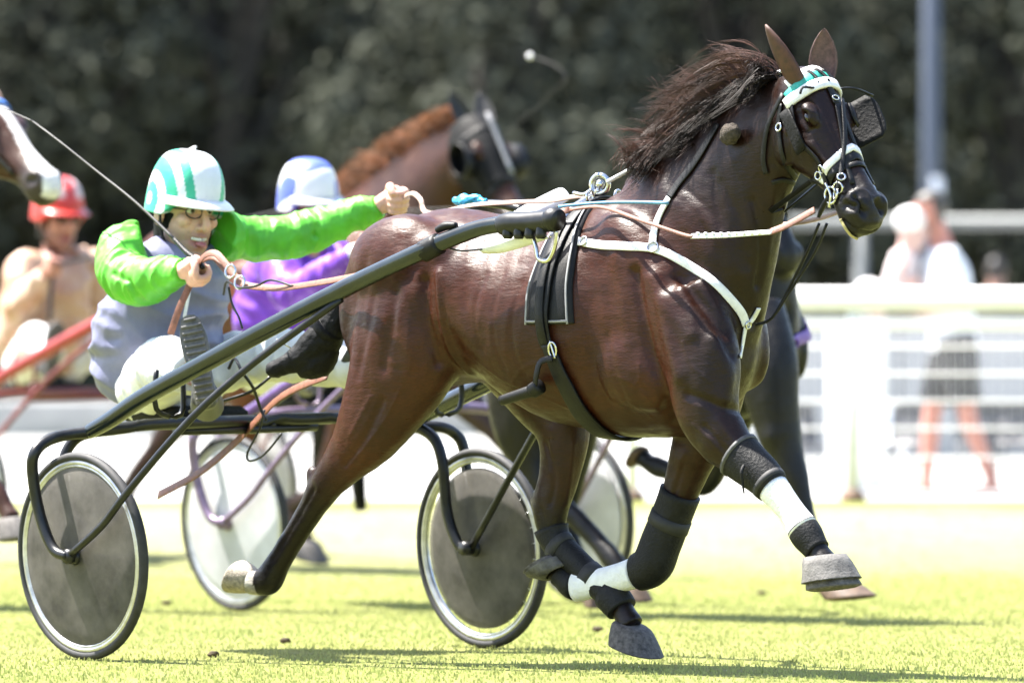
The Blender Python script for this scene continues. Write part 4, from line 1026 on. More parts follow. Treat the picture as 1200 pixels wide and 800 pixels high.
hero_mats = dict(shaft=BARG, frame=STEEL, tyre=RUBBER, rim=RIM, disc=DISC, seat=BLACKCLOTH)
sul = sulky(SF, 'dark teal racing sulky with grey disc wheels behind the bay horse', hero_mats)
# coupler at the shaft tip: clamped block with knobs, loop and white guard plates
Lp = lambda px_, py_, y: sulky_to_s(HF.P(px_, py_, y))
b = MB(); b.add(*tube([Lp(588, 264, -.41), Lp(598, 262, -.41), Lp(620, 261, -.41), Lp(653, 258, -.41)], [.036, .040, .038, .038], 14))
b.add(*tube([Lp(645, 258, -.41), Lp(650, 257, -.41), Lp(655, 258, -.41)], [.042, .043, .036], 14))
for i in range(4): b.add(*tube([Lp(595 + i * 13, 266, -.425), Lp(595 + i * 13, 276, -.425), Lp(595 + i * 13, 280, -.425)], [.017, .02, .013], 10))
b.obj('coupler', STEEL, sul)
b = MB(); b.add(*tube([Lp(624, 275, -.40), Lp(628, 290, -.40), Lp(631, 303, -.40), Lp(640, 306, -.40), Lp(646, 300, -.40), Lp(651, 285, -.40), Lp(652, 268, -.40)], .008, 8, 3)); b.obj('shaft_loop', CHROME, sul)
def plate(top, bot, y0, y1, name):
    v, f = [], []; n = len(top)
    ft = [Lp(a, c, y0) for a, c in top]; fb = [Lp(a, c, y1) for a, c in bot]; ft = catmull(ft, 4); fb = catmull(fb, 4); rings = []
    for p, q in zip(ft, fb):
        d = nrm(np.cross(q - p, (1, 0, 0.01))) * .004; m_ = (p + q) / 2 + np.array([0, -.012, 0]); rings.append([p, m_ + d * 2, q, q - d, m_ - d, p - d])
    mesh_obj(name, *loft(rings), WPLATE, sul)
plate([(565, 287), (580, 280), (610, 271), (640, 268)], [(566, 297), (585, 297), (612, 290), (642, 280)], -.36, -.35, 'guard_plate')
plate([(590, 256), (615, 240), (640, 227), (658, 220), (667, 228)], [(588, 262), (612, 262), (637, 248), (656, 240), (667, 233)], .30, .25, 'guard_plate')
b = MB(); b.add(*tube([Lp(612, 246, .38), Lp(590, 240, .38), Lp(565, 238, .38)], [.016, .016, .013], 8)); b.obj('shaft_tip', STEEL, sul)
V, Fc, E = evaluate_remesh(*tube([Lp(532, 235, .36), Lp(545, 236, .36), Lp(558, 234, .36), Lp(570, 236, .36)], [.012, .026, .018, .010], 10), .004); N = normals_of(V, Fc)
mesh_obj('ribbon_tie', V + N * (vnoise(V, 120, 8) * .008)[:, None], Fc, mat('blue_plastic', (.03, .32, .55), .4, var=.3, scale=70), sul, label='bright blue ribbon tied to the far shaft')
mesh_obj('shaft_tape', *tube([Lp(496, 295, -.455), Lp(515, 285, -.445)], [.038, .038], 14), LEATHER, sul); mesh_obj('shaft_clamp', *tube([Lp(512, 270, -.44), Lp(522, 265, -.435), Lp(535, 264, -.43)], [.012, .016, .01], 8), LEATHER, sul)
mesh_obj('cable', *tube([Lp(522, 289, -.42), Lp(540, 294, -.42), Lp(565, 292, -.40)], .0035, 5), STEEL, sul)
mesh_obj('hanging_strap', *ribbon(catmull([Sp(385, 440, -.1), Sp(330, 465, -.05), Sp(280, 515, 0), Sp(235, 553, 0), Sp(186, 580, 0)], 5), [np.array([.3, -.8, .5])] * 21, .035, .005), BROWNL, sul)
mesh_obj('cable', *tube([Sp(310, 480, -.1), Sp(303, 505, -.1), Sp(290, 530, -.1), Sp(293, 540, -.1), Sp(310, 532, -.1), Sp(330, 508, -.1)], .0045, 6), STEEL, sul)
mesh_obj('cable', *tube([Sp(268, 432, -.3), Sp(275, 420, -.3), Sp(284, 436, -.3), Sp(297, 455, -.25), Sp(305, 478, -.2), Sp(312, 492, -.2)], .006, 6), STEEL, sul)
mesh_obj('cable', *tube([Sp(222, 482, -.3), Sp(260, 470, -.3), Sp(295, 458, -.25), Sp(318, 440, -.2)], .006, 6), STEEL, sul)
b = MB().add(*ringwire(Sp(348, 412, -.3), (.6, -.8, 0), .014, .0035)); b.add(*tube([Sp(325, 398, -.45), Sp(346, 411, -.3)], .003, 5, 1)); b.obj('ring_cord', CHROME, sul)
# ------------------------------------------------------------------ drivers
SKIN = mat('skin', (1, 1, 1), .5, var=.06, scale=60, attr='coat', sub=.15, spec=.4)
def human_head(hf, b):
    """adds the pieces of a head to builder b; hf(u forward, v left, w up)"""
    M = np.array([hf(1, 0, 0) - hf(0, 0, 0), hf(0, 1, 0) - hf(0, 0, 0), hf(0, 0, 1) - hf(0, 0, 0)]).T
    e = lambda c, r_: b.add(*ellipsoid(hf(*c), r_, M, 18, 12))
    e((-.012, 0, .045), (.108, .084, .098)); e((.030, 0, -.035), (.075, .066, .088)); e((.052, 0, -.085), (.052, .050, .045)); e((.078, 0, -.118), (.026, .030, .022))
    e((.072, 0, .045), (.035, .058, .038))
    b.add(*tube([hf(.098, 0, .030), hf(.113, 0, .005), hf(.128, 0, -.022), hf(.120, 0, -.036)], [.010, .013, .016, .011], 12, 3))
    for s in (-1, 1):
        e((.108, s * .013, -.032), (.012, .010, .009)); e((.070, s * .046, -.015), (.028, .022, .022)); e((.084, s * .030, .042), (.020, .030, .010))
        e((-.008, s * .086, -.008), (.026, .010, .036)); e((.01, s * .05, -.075), (.05, .022, .035))
    e((.098, 0, -.060), (.016, .027, .010)); e((.094, 0, -.090), (.016, .024, .010))
    b.add(*tube([hf(-.035, 0, -.20), hf(-.02, 0, -.12), hf(-.01, 0, -.05)], [.066, .062, .062], 14, 3))
def fist(b, wrist, c, grip, out, k=1.0):
    """closed hand: c centre, grip = axis through the closed fingers (to the thumb side), out = direction of the knuckles"""
    g = nrm(grip); o = nrm(np.asarray(out) - g * g.dot(out)); p = np.cross(g, o)
    at = lambda x, y, z: np.asarray(c) + (o * x + g * y + p * z) * k
    b.add(*tube([wrist, lerp(wrist, c, .5), at(-.005, 0, .012)], [.030 * k, .034 * k, .036 * k], 12, 3, rb=[.026 * k, .036 * k, .042 * k]))
    b.add(*ellipsoid(at(0, 0, .014), (.040 * k, .044 * k, .020 * k), np.array([o, g, p]).T))
    for i, (y, r_) in enumerate(((.033, .0115), (.011, .0125), (-.011, .012), (-.032, .0105))):
        L = (.98, 1.05, 1.0, .85)[i]
        b.add(*tube([at(.022, y, .020), at(.047 * L, y, .012), at(.052 * L, y, -.012), at(.036 * L, y, -.030), at(.014, y, -.028), at(.006, y, -.014)], np.array([r_, r_ * 1.05, r_, r_ * .95, r_ * .9, r_ * .8]) * k, 9, 3))
    b.add(*tube([at(-.020, .030, .002), at(.000, .046, -.014), at(.024, .044, -.032), at(.042, .030, -.038)], np.array([.016, .0145, .0125, .010]) * k, 9, 3))

def cloth(name, parts, m, parent, voxel=.008, sm=6, wr=.006, seed=0, scale=26, dirs=None, axis=None):
    b = MB()
    for q in parts: b.add(*q)
    V, Fc, E = evaluate_remesh(b.v, b.f, voxel); V = smooth(V, E, sm, .5, None, 0); N = normals_of(V, Fc)
    if axis is None: V = V + N * (np.abs(vnoise(V, scale, seed, 3)) * -wr * 1.6 + wr * .6)[:, None]
    else:
        a_ = nrm(axis); Va = V * .55 + np.outer(V @ a_, a_) * 1.15; q_ = vnoise(Va, scale * 1.15, seed, 2); q2 = vnoise(Va, scale * 2.1, seed + 40, 2)
        V = V + N * (wr * (1.0 - 2.6 * np.abs(q_) ** .8) + wr * .5 * (.5 - np.abs(q2)))[:, None]
    if dirs is not None:
        for pts, rad, am in dirs: V = stroke(V, N, pts, rad, am)
    V = smooth(V, E, 1, .5, None, 0)
    return mesh_obj(name, V, Fc, m, parent)

def boot(t, heel, toe, up, m, ms, k=1.0):
    """boot with a ridged sole; up is the direction of the shin"""
    heel, toe, up = np.asarray(heel, float), np.asarray(toe, float), np.asarray(up, float)
    a = nrm(toe - heel); n = nrm(up - a * a.dot(up)); s = np.cross(n, a); L = np.linalg.norm(toe - heel)
    at = lambda x, y, z: heel + a * x * L + s * y + n * z
    rings = []
    for x, hw, z0, z1 in ((-.03, .022, .02, .075), (0.02, .038, .012, .10), (.15, .042, .012, .135), (.30, .040, .012, .13), (.45, .042, .012, .095), (.62, .050, .012, .080), (.80, .050, .012, .070), (.93, .040, .014, .055), (1.01, .018, .02, .04)):
        rings.append(ering(at(x, 0, (z0 + z1) / 2), s * hw, n * (z1 - z0) / 2, 18, 2.6))
    b = MB().add(*loft(rings)); b.add(*tube([at(.14, 0, .07), at(.12, 0, .15), at(.10, 0, .24)], [.052, .056, .062], 16, 3)); V, Fc, E = evaluate_remesh(b.v, b.f, .006); V = smooth(V, E, 4, .5, None, 0)
    bo = mesh_obj('boot', V, Fc, m, t)
    rings = []
    for z in (-.006, .014):
        ring = []
        for q in np.linspace(0, 2 * math.pi, 30, endpoint=False):
            x = .5 + .53 * math.cos(q); w = (.045 + .010 * math.cos(q + .2)) * (1 - .18 * math.exp(-((x - .38) / .15) ** 2)); ring.append(at(x, w * math.copysign(abs(math.sin(q)) ** .7, math.sin(q)), z))
        rings.append(ring)
    so = mesh_obj('sole', *loft(rings), ms, bo, smooth=False)
    for i in range(14):
        x = -.0 + i * .075; w = .036 * (1 - .18 * math.exp(-((x - .38) / .15) ** 2)) * (1 if .05 < x < .9 else .6)
        v, f = box(at(x, 0, -.009), (.010, w * 2, .008), np.array([a, s, n]).T, bev=.002); mesh_obj('tread', v, f, ms, bo)
    return bo

def helmet(t, hf, cols, pattern, m, k=1.0, peak=True, nu_=180):
    rings = []; nu = nu_
    for w in np.linspace(0, 1, nu_ // 2):
        z = .004 + .142 * math.sin(w * math.pi / 2); c = math.cos(w * math.pi / 2) ** .66
        low = -.055 * (1 - w) ** 2
        ring = []
        for j in range(nu):
            a = 2 * math.pi * j / nu; x = math.cos(a); y = math.sin(a)
            back = low * (1 if x < .3 else max(0, 1 - (x - .3) / .5)) * (1 - w)
            ring.append(hf(-.008 + (.142 if x > 0 else .146) * x * c * k, .118 * y * c * k, (.045 + z + back) ))
        rings.append(ring)
    v, f = loft(rings); v = np.array(v)
    o = mesh_obj('helmet', v, f, m, t)
    q = np.array([np.linalg.solve(np.array([hf(1, 0, 0) - hf(0, 0, 0), hf(0, 1, 0) - hf(0, 0, 0), hf(0, 0, 1) - hf(0, 0, 0)]).T, p - hf(0, 0, 0)) for p in v])
    set_color(o, pattern(q))
    if peak:
        rings = []
        for i, a in enumerate(np.linspace(-1.15, 1.15, 21)):
            r0 = .128 * k; dep = .052 * math.cos(a * 1.25) ** .6 if abs(a * 1.25) < 1.57 else 0; x0 = math.cos(a) * r0 * 1.08 - .006; y0 = math.sin(a) * r0 * .92
            d = np.array([math.cos(a), math.sin(a) * .8]); z = .055
            rings.append([hf(x0, y0, z), hf(x0 + d[0] * dep * .6, y0 + d[1] * dep * .6, z - .010), hf(x0 + d[0] * dep, y0 + d[1] * dep, z - .022), hf(x0 + d[0] * dep, y0 + d[1] * dep, z - .026), hf(x0 + d[0] * dep * .5, y0 + d[1] * dep * .5, z - .016), hf(x0 - .01, y0 * .95, z - .006)])
        po = mesh_obj('visor', *loft(rings), MATS['visor_' + cols], o)
    return o
for nm, c in (('white', (.75, .75, .75)), ('red', (.45, .03, .02)), ('silver', (.45, .45, .47))): mat('visor_' + nm, c, .35, var=.05, coat=.3)

def head_frame(c, yaw, pitch, roll=0, k=1.12):
    y, p = R(yaw), R(pitch); f = np.array([math.cos(y) * math.cos(p), math.sin(y) * math.cos(p), math.sin(p)]); l = np.array([-math.sin(y), math.cos(y), 0.])
    u = np.cross(f, l); cr, sr = math.cos(R(roll)), math.sin(R(roll)); l, u = l * cr + u * sr, u * cr - l * sr; c = np.asarray(c, float)
    return lambda a, b_, d: c + (f * a + l * b_ + u * d) * k

def driver(fr, name_label, pal, pose, voxel=.006, group=None):
    p = pose; t = thing('person', name_label, 'person', fr, (-.55, 0, .9), group=group); hf = p['head']
    b = MB(); human_head(hf, b)
    # continuous body under the clothes
    b.add(*tube(p['torso_c'], [.11, .12, .12, .10, .06], 16, 4, rb=[.15, .15, .16, .15, .06]))
    for side in ('R', 'L'):
        a = p['arm' + side]; b.add(*tube(a, [.055, .05, .045, .034, .030][:len(a)], 12, 4)); L = p['leg' + side]; b.add(*tube(L, [.085, .07, .055, .05, .04][:len(L)], 12, 4))
        fist(b, a[-1], p['fist' + side], p['grip' + side], p['out' + side], 1.12)
    V, Fc, E = evaluate_remesh(b.v, b.f, voxel if voxel > .006 else .0045); V = smooth(V, E, 3, .5, None, -.4); N = normals_of(V, Fc)
    V = stroke(V, N, [hf(.108, -.026, -.072), hf(.116, 0, -.074), hf(.108, .026, -.072)], .012, -.022)           # open mouth
    for s in (-1, 1):
        V = stroke(V, N, [hf(.094, s * .030, .018)], .018, -.012); V = stroke(V, N, [hf(.10, s * .020, -.030), hf(.098, s * .036, -.055)], .006, -.004)
        V = stroke(V, N, [hf(-.008, s * .094, .0)], .010, -.006)
    V = smooth(V, E, 1, .4, None, -.4)
    body = mesh_obj('body', V, Fc, SKIN, t)
    Mi = np.linalg.inv(np.array([hf(1, 0, 0) - hf(0, 0, 0), hf(0, 1, 0) - hf(0, 0, 0), hf(0, 0, 1) - hf(0, 0, 0)]).T); Q = (V - hf(0, 0, 0)) @ Mi.T
    skin = np.tile(np.array(pal['skin']), (len(V), 1)); inh = (np.abs(Q) < .2).all(1)
    beard = inh * sstep(-.03, -.065, Q[:, 2]) * (Q[:, 0] > -.02) * (Q[:, 2] > -.15) * .45
    beard = np.maximum(beard, inh * np.exp(-((Q[:, 2] + .050) / .008) ** 2) * (Q[:, 0] > .07) * (np.abs(Q[:, 1]) < .04) * .4)
    skin = skin * (1 - beard[:, None]) + np.array([.05, .035, .03]) * beard[:, None]
    lips = inh * np.exp(-(((Q[:, 2] + .076) / .020) ** 2 + (Q[:, 1] / .030) ** 2)) * (Q[:, 0] > .08); skin = skin * (1 - .75 * lips[:, None]) + np.array([.28, .05, .05]) * .75 * lips[:, None]
    hair = inh * ((Q[:, 0] < -.015) & (Q[:, 2] > -.085) & (np.abs(Q[:, 1]) < .083)); skin[hair > 0] = (.02, .014, .01)
    set_color(body, skin)
    TEETH = mat('teeth', (.7, .66, .6), .3); TONGUE = mat('tongue', (.42, .14, .14), .4, var=.1)
    M = np.array([hf(1, 0, 0) - hf(0, 0, 0), hf(0, 1, 0) - hf(0, 0, 0), hf(0, 0, 1) - hf(0, 0, 0)]).T
    if p.get('tongue'):
        mesh_obj('tongue', *tube([hf(.085, 0, -.080), hf(.112, 0, -.079), hf(.128, .002, -.084)], [.008, .010, .007], 10, 3, rb=[.016, .018, .012]), TONGUE, t)
        mesh_obj('teeth', *tube([hf(.090, -.025, -.064), hf(.105, 0, -.067), hf(.090, .025, -.064)], .007, 8), TEETH, t)
    EW = mat('eye_white', (.6, .58, .56), .2); 
    for s in (-1, 1):
        ey = mesh_obj('eye', *ellipsoid(hf(.078, s * .031, .017), (.013, .015, .011), M), EW, t); mesh_obj('iris', *ellipsoid(hf(.0885, s * .031, .017), (.004, .007, .007), M), EYE, ey)
    # glasses
    g = MB()
    for s in (-1, 1):
        c = [hf(.106 - .010 * (abs(math.cos(a)) if s * math.cos(a) > 0 else 0), s * .033 + .026 * math.cos(a), .014 + .018 * math.sin(a)) for a in np.linspace(0, 2 * math.pi, 21)]; g.add(*tube(c, .0028, 6, 1)); g.add(*tube([hf(.096, s * .060, .020), hf(.05, s * .078, .018), hf(0, s * .086, .010)], .0028, 6, 2))
    g.add(*tube([hf(.107, -.008, .018), hf(.110, 0, .021), hf(.107, .008, .018)], .0025, 6, 2)); go = g.obj('glasses', mat('black_frame', (.012, .012, .013), .3), t)
    if pal.get('sunglasses'):
        for s in (-1, 1): mesh_obj('lens', *ellipsoid(hf(.104, s * .034, .014), (.006, .027, .019), M), mat('dark_lens', (.006, .006, .008), .08), go)
    helmet(t, hf, pal['visor'], pal['helmet'], mat('helmet_' + pal['key'], (1, 1, 1), .5, var=.04, scale=25, attr='coat', coat=.25, bump=.25, bscale=28), .95)
    for s in (-1, 1): mesh_obj('chin_strap', *ribbon(catmull([hf(.0, s * .094, .03), hf(.01, s * .088, -.04), hf(.03, s * .070, -.10), hf(.055, s * .025, -.145)], 4), [(hf(0, s, -.2) - hf(0, 0, 0))] * 13, .022, .004), BLACKCLOTH, t)
    mesh_obj('hood', *tube([hf(-.03, 0, -.09), hf(-.022, 0, -.03), hf(-.012, 0, .03)], [.10, .108, .108], 18, 3, rb=[.078, .092, .098]), BLACKCLOTH, t)
    # clothes
    cloth('vest', [tube(q[0], q[1], 20, 4, rb=q[2]) for q in p['vest']], pal['vest'], t, max(voxel, .009), 8, .011, 3, 15, p.get('vest_folds'), np.array([.3, .2, 1.]))
    for side in ('R', 'L'):
        a, ra = p['sleeve' + side]; cloth('sleeve', [tube(a, ra, 16, 4)], pal['sleeve'], t, max(voxel, .006), 5, .0065, 5 if side == 'R' else 6, 38, p.get('folds' + side), a[-1] - a[1])
        L, rl = p['trouser' + side]; cloth('trouser_leg', [tube(L, rl, 16, 4)], pal['trouser'], t, max(voxel, .009), 5, .009, 8, 24, None, L[-1] - L[0])
        if pal.get('cuff') is not None: mesh_obj('cuff', *tube([lerp(a[-2], a[-1], .86), a[-1] + (a[-1] - a[-2]) * .03], [ra[-1] * 1.02, ra[-1] * .92], 16, 1), pal['cuff'], t)
        h_, to_, up_ = p['boot' + side]; boot(t, h_, to_, up_, pal['boot'], pal['sole'])
    return t

def band_pattern(white, green):
    def fn(q):
        c = np.tile(np.array(white, float), (len(q), 1)); d = q - np.array([-.008, 0, .06]); d[:, 2] *= 1.0; d /= np.linalg.norm(d, axis=1)[:, None]
        for s in (-1, 1):
            D = nrm((-.30, s * 1.0, -.22)); a = np.arccos(np.clip(d @ D, -1, 1)); on = ((a > .16) & (a < .46)) | ((a > .76) & (a < 1.12)) | ((a > 1.32) & (a < 1.54)); on &= (d[:, 1] * s > -.02); c[on] = green
        return c
    return fn
NYL = lambda n, c, **k: mat(n, c, .5, var=.10, scale=9, bump=.25, bscale=18, **k)
S = SF.P
hfH = head_frame(S(217, 250, 0), -6, -8, -3, 1.22)
pose_hero = dict(head=hfH, tongue=True,
    torso_c=[S(170, 462, 0), S(180, 420, 0), S(195, 370, 0), S(212, 310, 0), S(214, 280, 0)],
    vest=[([S(166, 462, 0), S(176, 428, 0), S(186, 392, 0), S(198, 350, 0), S(210, 312, 0), S(216, 284, 0)], [.17, .225, .235, .20, .155, .09], [.19, .235, .245, .235, .215, .13])],
    vest_folds=[([S(118, 400, -.2), S(160, 392, -.3), S(210, 398, -.28)], .02, -.014), ([S(110, 415, -.2), S(160, 422, -.3), S(200, 418, -.26)], .02, -.012), ([S(150, 375, -.28), S(200, 372, -.28), S(250, 385, -.2)], .014, -.010), ([S(240, 310, -.1), S(248, 350, -.1), S(250, 390, -.1)], .014, -.010)],
    armR=[S(150, 296, -.22), S(152, 325, -.30), S(172, 336, -.33), S(200, 322, -.33), S(214, 317, -.33)], fistR=S(228, 314, -.33), gripR=S(236, 303, -.36) - S(226, 318, -.32), outR=S(246, 316, -.34) - S(226, 314, -.33),
    sleeveR=([S(165, 285, -.19), S(144, 292, -.25), S(146, 322, -.31), S(172, 330, -.33), S(198, 320, -.33), S(214, 317, -.33)], [.085, .094, .094, .085, .064, .046]),
    foldsR=[([S(130, 320, -.42), S(150, 330, -.42), S(160, 350, -.40)], .012, -.012), ([S(175, 290, -.4), S(182, 320, -.42)], .012, -.010)],
    armL=[S(275, 282, .20), S(320, 277, .32), S(358, 272, .42), S(410, 255, .52), S(442, 242, .59)], fistL=S(461, 233, .62), gripL=S(462, 215, .60) - S(462, 245, .62), outL=S(475, 230, .6) - S(450, 238, .6),
    sleeveL=([S(258, 276, .12), S(290, 280, .24), S(325, 279, .33), S(360, 272, .42), S(405, 256, .52), S(444, 241, .595)], [.098, .084, .081, .081, .067, .047]),
    foldsL=[([S(368, 250, .42), S(366, 270, .40), S(380, 292, .40)], .010, -.014), ([S(330, 252, .3), S(338, 280, .28), S(340, 300, .28)], .010, -.012), ([S(425, 228, .52), S(430, 245, .5), S(436, 258, .5)], .008, -.010)],
    legR=[S(180, 460, -.10), S(196, 430, -.30), S(205, 425, -.38), S(228, 436, -.5)], trouserR=([S(172, 462, -.08), S(186, 440, -.20), S(196, 428, -.32), S(212, 432, -.43), S(226, 438, -.50)], [.125, .115, .105, .09, .075]),
    legL=[S(205, 458, .10), S(300, 418, .30), S(340, 418, .36), S(455, 432, .52)], trouserL=([S(205, 455, .08), S(260, 428, .22), S(305, 416, .30), S(350, 418, .37), S(400, 425, .44), S(455, 432, .52)], [.12, .105, .098, .094, .088, .070]),
    bootR=(S(243, 474, -.60), S(222, 372, -.62), S(232, 432, -.45) - S(232, 430, -.62)), bootL=(S(470, 452, .58), S(500, 400, .60), S(440, 430, .5) - S(480, 430, .58)))
WHITEP = mat('white_breeches', (.70, .70, .70), .75, var=.08, scale=12, bump=.3, bscale=24)
pal_hero = dict(key='hero', skin=(.62, .36, .27), visor='white', helmet=band_pattern((.66, .69, .72), (.02, .36, .22)), vest=NYL('lavender_grey_nylon', (.15, .155, .255)), sleeve=NYL('green_nylon', (.085, .43, .022)), trouser=WHITEP, boot=mat('boot_leather', (.05, .05, .052), .5, var=.2), sole=mat('grey_sole', (.13, .125, .12), .8, var=.2, scale=40), cuff=None)
drv = driver(SF, 'driver in grey vest with bright green sleeves and green striped white helmet', pal_hero, pose_hero)
mesh_obj('vest_zip', *ribbon(catmull([S(228, 305, -.17), S(222, 340, -.22), S(216, 372, -.25)], 5), [np.array([.8, -.5, .2])] * 11, .012, .004), WSTRAP, drv)
# knot on the helmet cover
mesh_obj('cover_knot', *tube([hfH(-.01, 0, .186), hfH(.0, .0, .196), hfH(.015, 0, .203)], [.014, .008, .005], 8), WSTRAP, drv)

# ------------------------------------------------------------------ reins and whip of the hero
reins = thing('reins', 'brown leather reins running from the green driver to the bay horse', 'reins', SF, (0, 0, 1.2))
W2S = lambda p: SF.l(HF.w(p))
def rein(pts, w, m, name, nrmv=(.3, -.8, .5), th=.004):
    q = catmull(pts, 6); return mesh_obj(name, *ribbon(q, [np.asarray(nrmv, float)] * len(q), w, th), m, reins)
rein([S(226, 318, -.34), S(240, 300, -.35), S(252, 297, -.35), S(262, 306, -.35), S(274, 322, -.35), S(285, 333, -.35), S(310, 337, -.36), S(345, 336, -.38), W2S(HF.P(440, 318, -.36)), W2S(HF.P(520, 288, -.36)), W2S(HF.P(600, 262, -.33)), W2S(HF.P(668, 246, -.22))], .026, BROWNL, 'rein')
rein([S(236, 306, -.33), S(250, 302, -.33), S(262, 314, -.33), S(272, 326, -.33)], .022, BROWNL, 'rein_loop')
b = MB()
for q in ((S(281, 331, -.37), (.4, -.8, .2)), (S(270, 318, -.37), (.4, -.8, .2))): b.add(*ringwire(q[0], q[1], .024, .0045, .8))
b.obj('rein_buckle', CHROME, reins)
rein([S(226, 320, -.33), S(222, 335, -.33), S(210, 362, -.36), S(200, 392, -.38)], .026, BROWNL, 'rein_end', (.5, -.85, 0))
rein([W2S(HF.P(668, 246, -.22)), W2S(HF.P(705, 243, -.23)), W2S(HF.P(750, 258, -.28)), W2S(HF.P(800, 275, -.26)), W2S(HF.P(812, 277, -.25))], .013, BROWNL, 'rein')
rein([W2S(HF.P(810, 277, -.25)), W2S(HF.P(850, 276, -.22)), W2S(HF.P(905, 272, -.18))], .018, WSTRAP, 'rein')
for i in range(9):
    q = W2S(HF.P(818 + i * 9, 273.5, -.245 + .006 * i)); v, f = box(q, (.012, .012, .008), bev=.002); mesh_obj('rein_stud', v, f, WSTRAP, reins)
rein([W2S(HF.P(903, 272, -.18)), W2S(HF.P(925, 263, -.16)), W2S(HF.P(955, 246, -.13))], .026, BROWNL, 'rein')
rein([S(463, 240, .62), S(474, 231, .61), S(484, 227, .60), S(493, 234, .58), S(503, 250, .50), W2S(HF.P(560, 240, .1)), W2S(HF.P(640, 236, .12)), W2S(HF.P(700, 232, .14)), W2S(HF.P(790, 270, .26)), W2S(HF.P(930, 262, .13)), W2S(HF.P(985, 248, .08))], .018, mat('pale_leather', (.40, .27, .21), .55, var=.15), 'rein')
rein([S(459, 242, .62), S(456, 262, .60), S(448, 285, .56), S(440, 305, .5), S(436, 318, .45)], .024, BROWNL, 'rein_end', (.5, -.85, 0))
mesh_obj('safety_cord', *tube([S(262, 345, -.30), S(266, 330, -.34), S(280, 337, -.38), S(300, 335, -.38), S(318, 328, -.38), S(345, 336, -.38)], .0045, 6), STEEL, reins)
mesh_obj('safety_cord', *tube([S(268, 336, -.30), S(272, 356, -.28), S(280, 372, -.28), S(284, 385, -.28)], .0045, 6), STEEL, reins)
whip = thing('whip', 'long thin whip held up in the green driver right fist', 'whip', SF, tuple(S(232, 308, -.34)))
mesh_obj('whip_handle', *tube([S(238, 314, -.34), S(231, 305, -.34), S(218, 295, -.34), S(204, 280, -.34)], [.009, .010, .010, .008], 8), LEATHER, whip)
mesh_obj('whip_shaft', *tube([S(206, 282, -.34), S(160, 238, -.36), S(110, 198, -.38), S(70, 166, -.40), S(38, 142, -.40)], [.006, .005, .004, .0035, .003], 7), mat('whip_braid', (.03, .028, .027), .5), whip)
mesh_obj('whip_lash', *tube([S(38, 142, -.40), S(20, 134, -.40), S(0, 126, -.40), S(-30, 122, -.40)], .0025, 5), MATS['whip_braid'], whip)
# ------------------------------------------------------------------ the other trotters
REL = SF.l(HF.w((0, 0, 0)))          # where a horse stands in front of its sulky
def horse_frame(sf): w = sf.w(REL); return Frame(w[0], w[1], math.degrees(sf.phi) - 7, sf.k, zground(w[1]))
def flip(d): return {{'r': 'l', 'l': 'r'}[k[0]] + k[1]: np.array([q * np.array([1, -1, 1] + [1] * (v.shape[1] - 3)) for q in v]) if v.ndim == 2 else v * np.array([1, -1, 1]) for k, v in d.items()}
def head_shell(H, u0, u1, off, m, parent, name):
    prof = catmull(HEADPROF, 4); rings = []
    for u, vt, vb, hw in prof:
        if not u0 <= u <= u1: continue
        c = (vt + vb) / 2; h = (vt - vb) / 2 + off
        rings.append([H(u, c + h * math.copysign(abs(math.cos(t)) ** .8, math.cos(t)), (hw + off) * math.copysign(abs(math.sin(t)) ** .8, math.sin(t)) * (1 - .18 * max(0, math.cos(t)) ** 1.5 - .2 * max(0, -math.cos(t)) ** 2)) for t in np.linspace(0, 2 * math.pi, 26, endpoint=False)])
    return mesh_obj(name, *loft(rings), m, parent)
def other_horse(fr, label, brown, black, muzzle, head, neck, legs, toe, heel, blaze=None, sock=None, earm=None, group=None, mane=None, voxel=.014, hoofm=None):
    t = thing('horse', label, 'horse', fr, group=group); V, Fc, E = horse_mesh(voxel, head, neck, legs, toe, heel)
    o = mesh_obj('body', V, Fc, COAT, t); set_color(o, horse_colors(V, head, brown, black, muzzle, blaze, sock, legs))
    build_hooves(t, hoofm or HOOF, None, legs, toe, heel)
    em = mat('ear_' + label.split()[0], earm or brown, .6)
    for s in (-1, 1):
        ear(head, s, .03, -.045, head(-.15, -.05, s * .085), (.6, -.6 if s < 0 else -.5, 0), t, em, None, wd=.040)
        mesh_obj('eye', *ellipsoid(head(.187, -.042, s * .094), (.022, .017, .017), np.array([head.n, head.d, head.w]).T), EYE, t)
    cr_ = [np.array([a[0], 0, a[1]]) for a, _, _ in neck]
    gl_ = [[c + np.array([.02, 0, -.01]), c + np.array([-.03, -.02, .04]), c + np.array([-.09, -.05, .04]), c + np.array([-.15, -.08, .0])] for c in reversed(cr_)]
    mesh_obj('mane', *strands(gl_, 350, .003, 12, jit=.02, lat=.05), mane or HAIR, t)
    tb = [P(440, 318, 0), P(412, 350, 0), P(395, 385, 0), P(385, 440, .0), P(382, 500, 0)]
    mesh_obj('tail', *tube(tb, [.05, .055, .06, .055, .02], 12), mane or HAIR, t)
    return t, Surf(V, Fc, fr), V, Fc
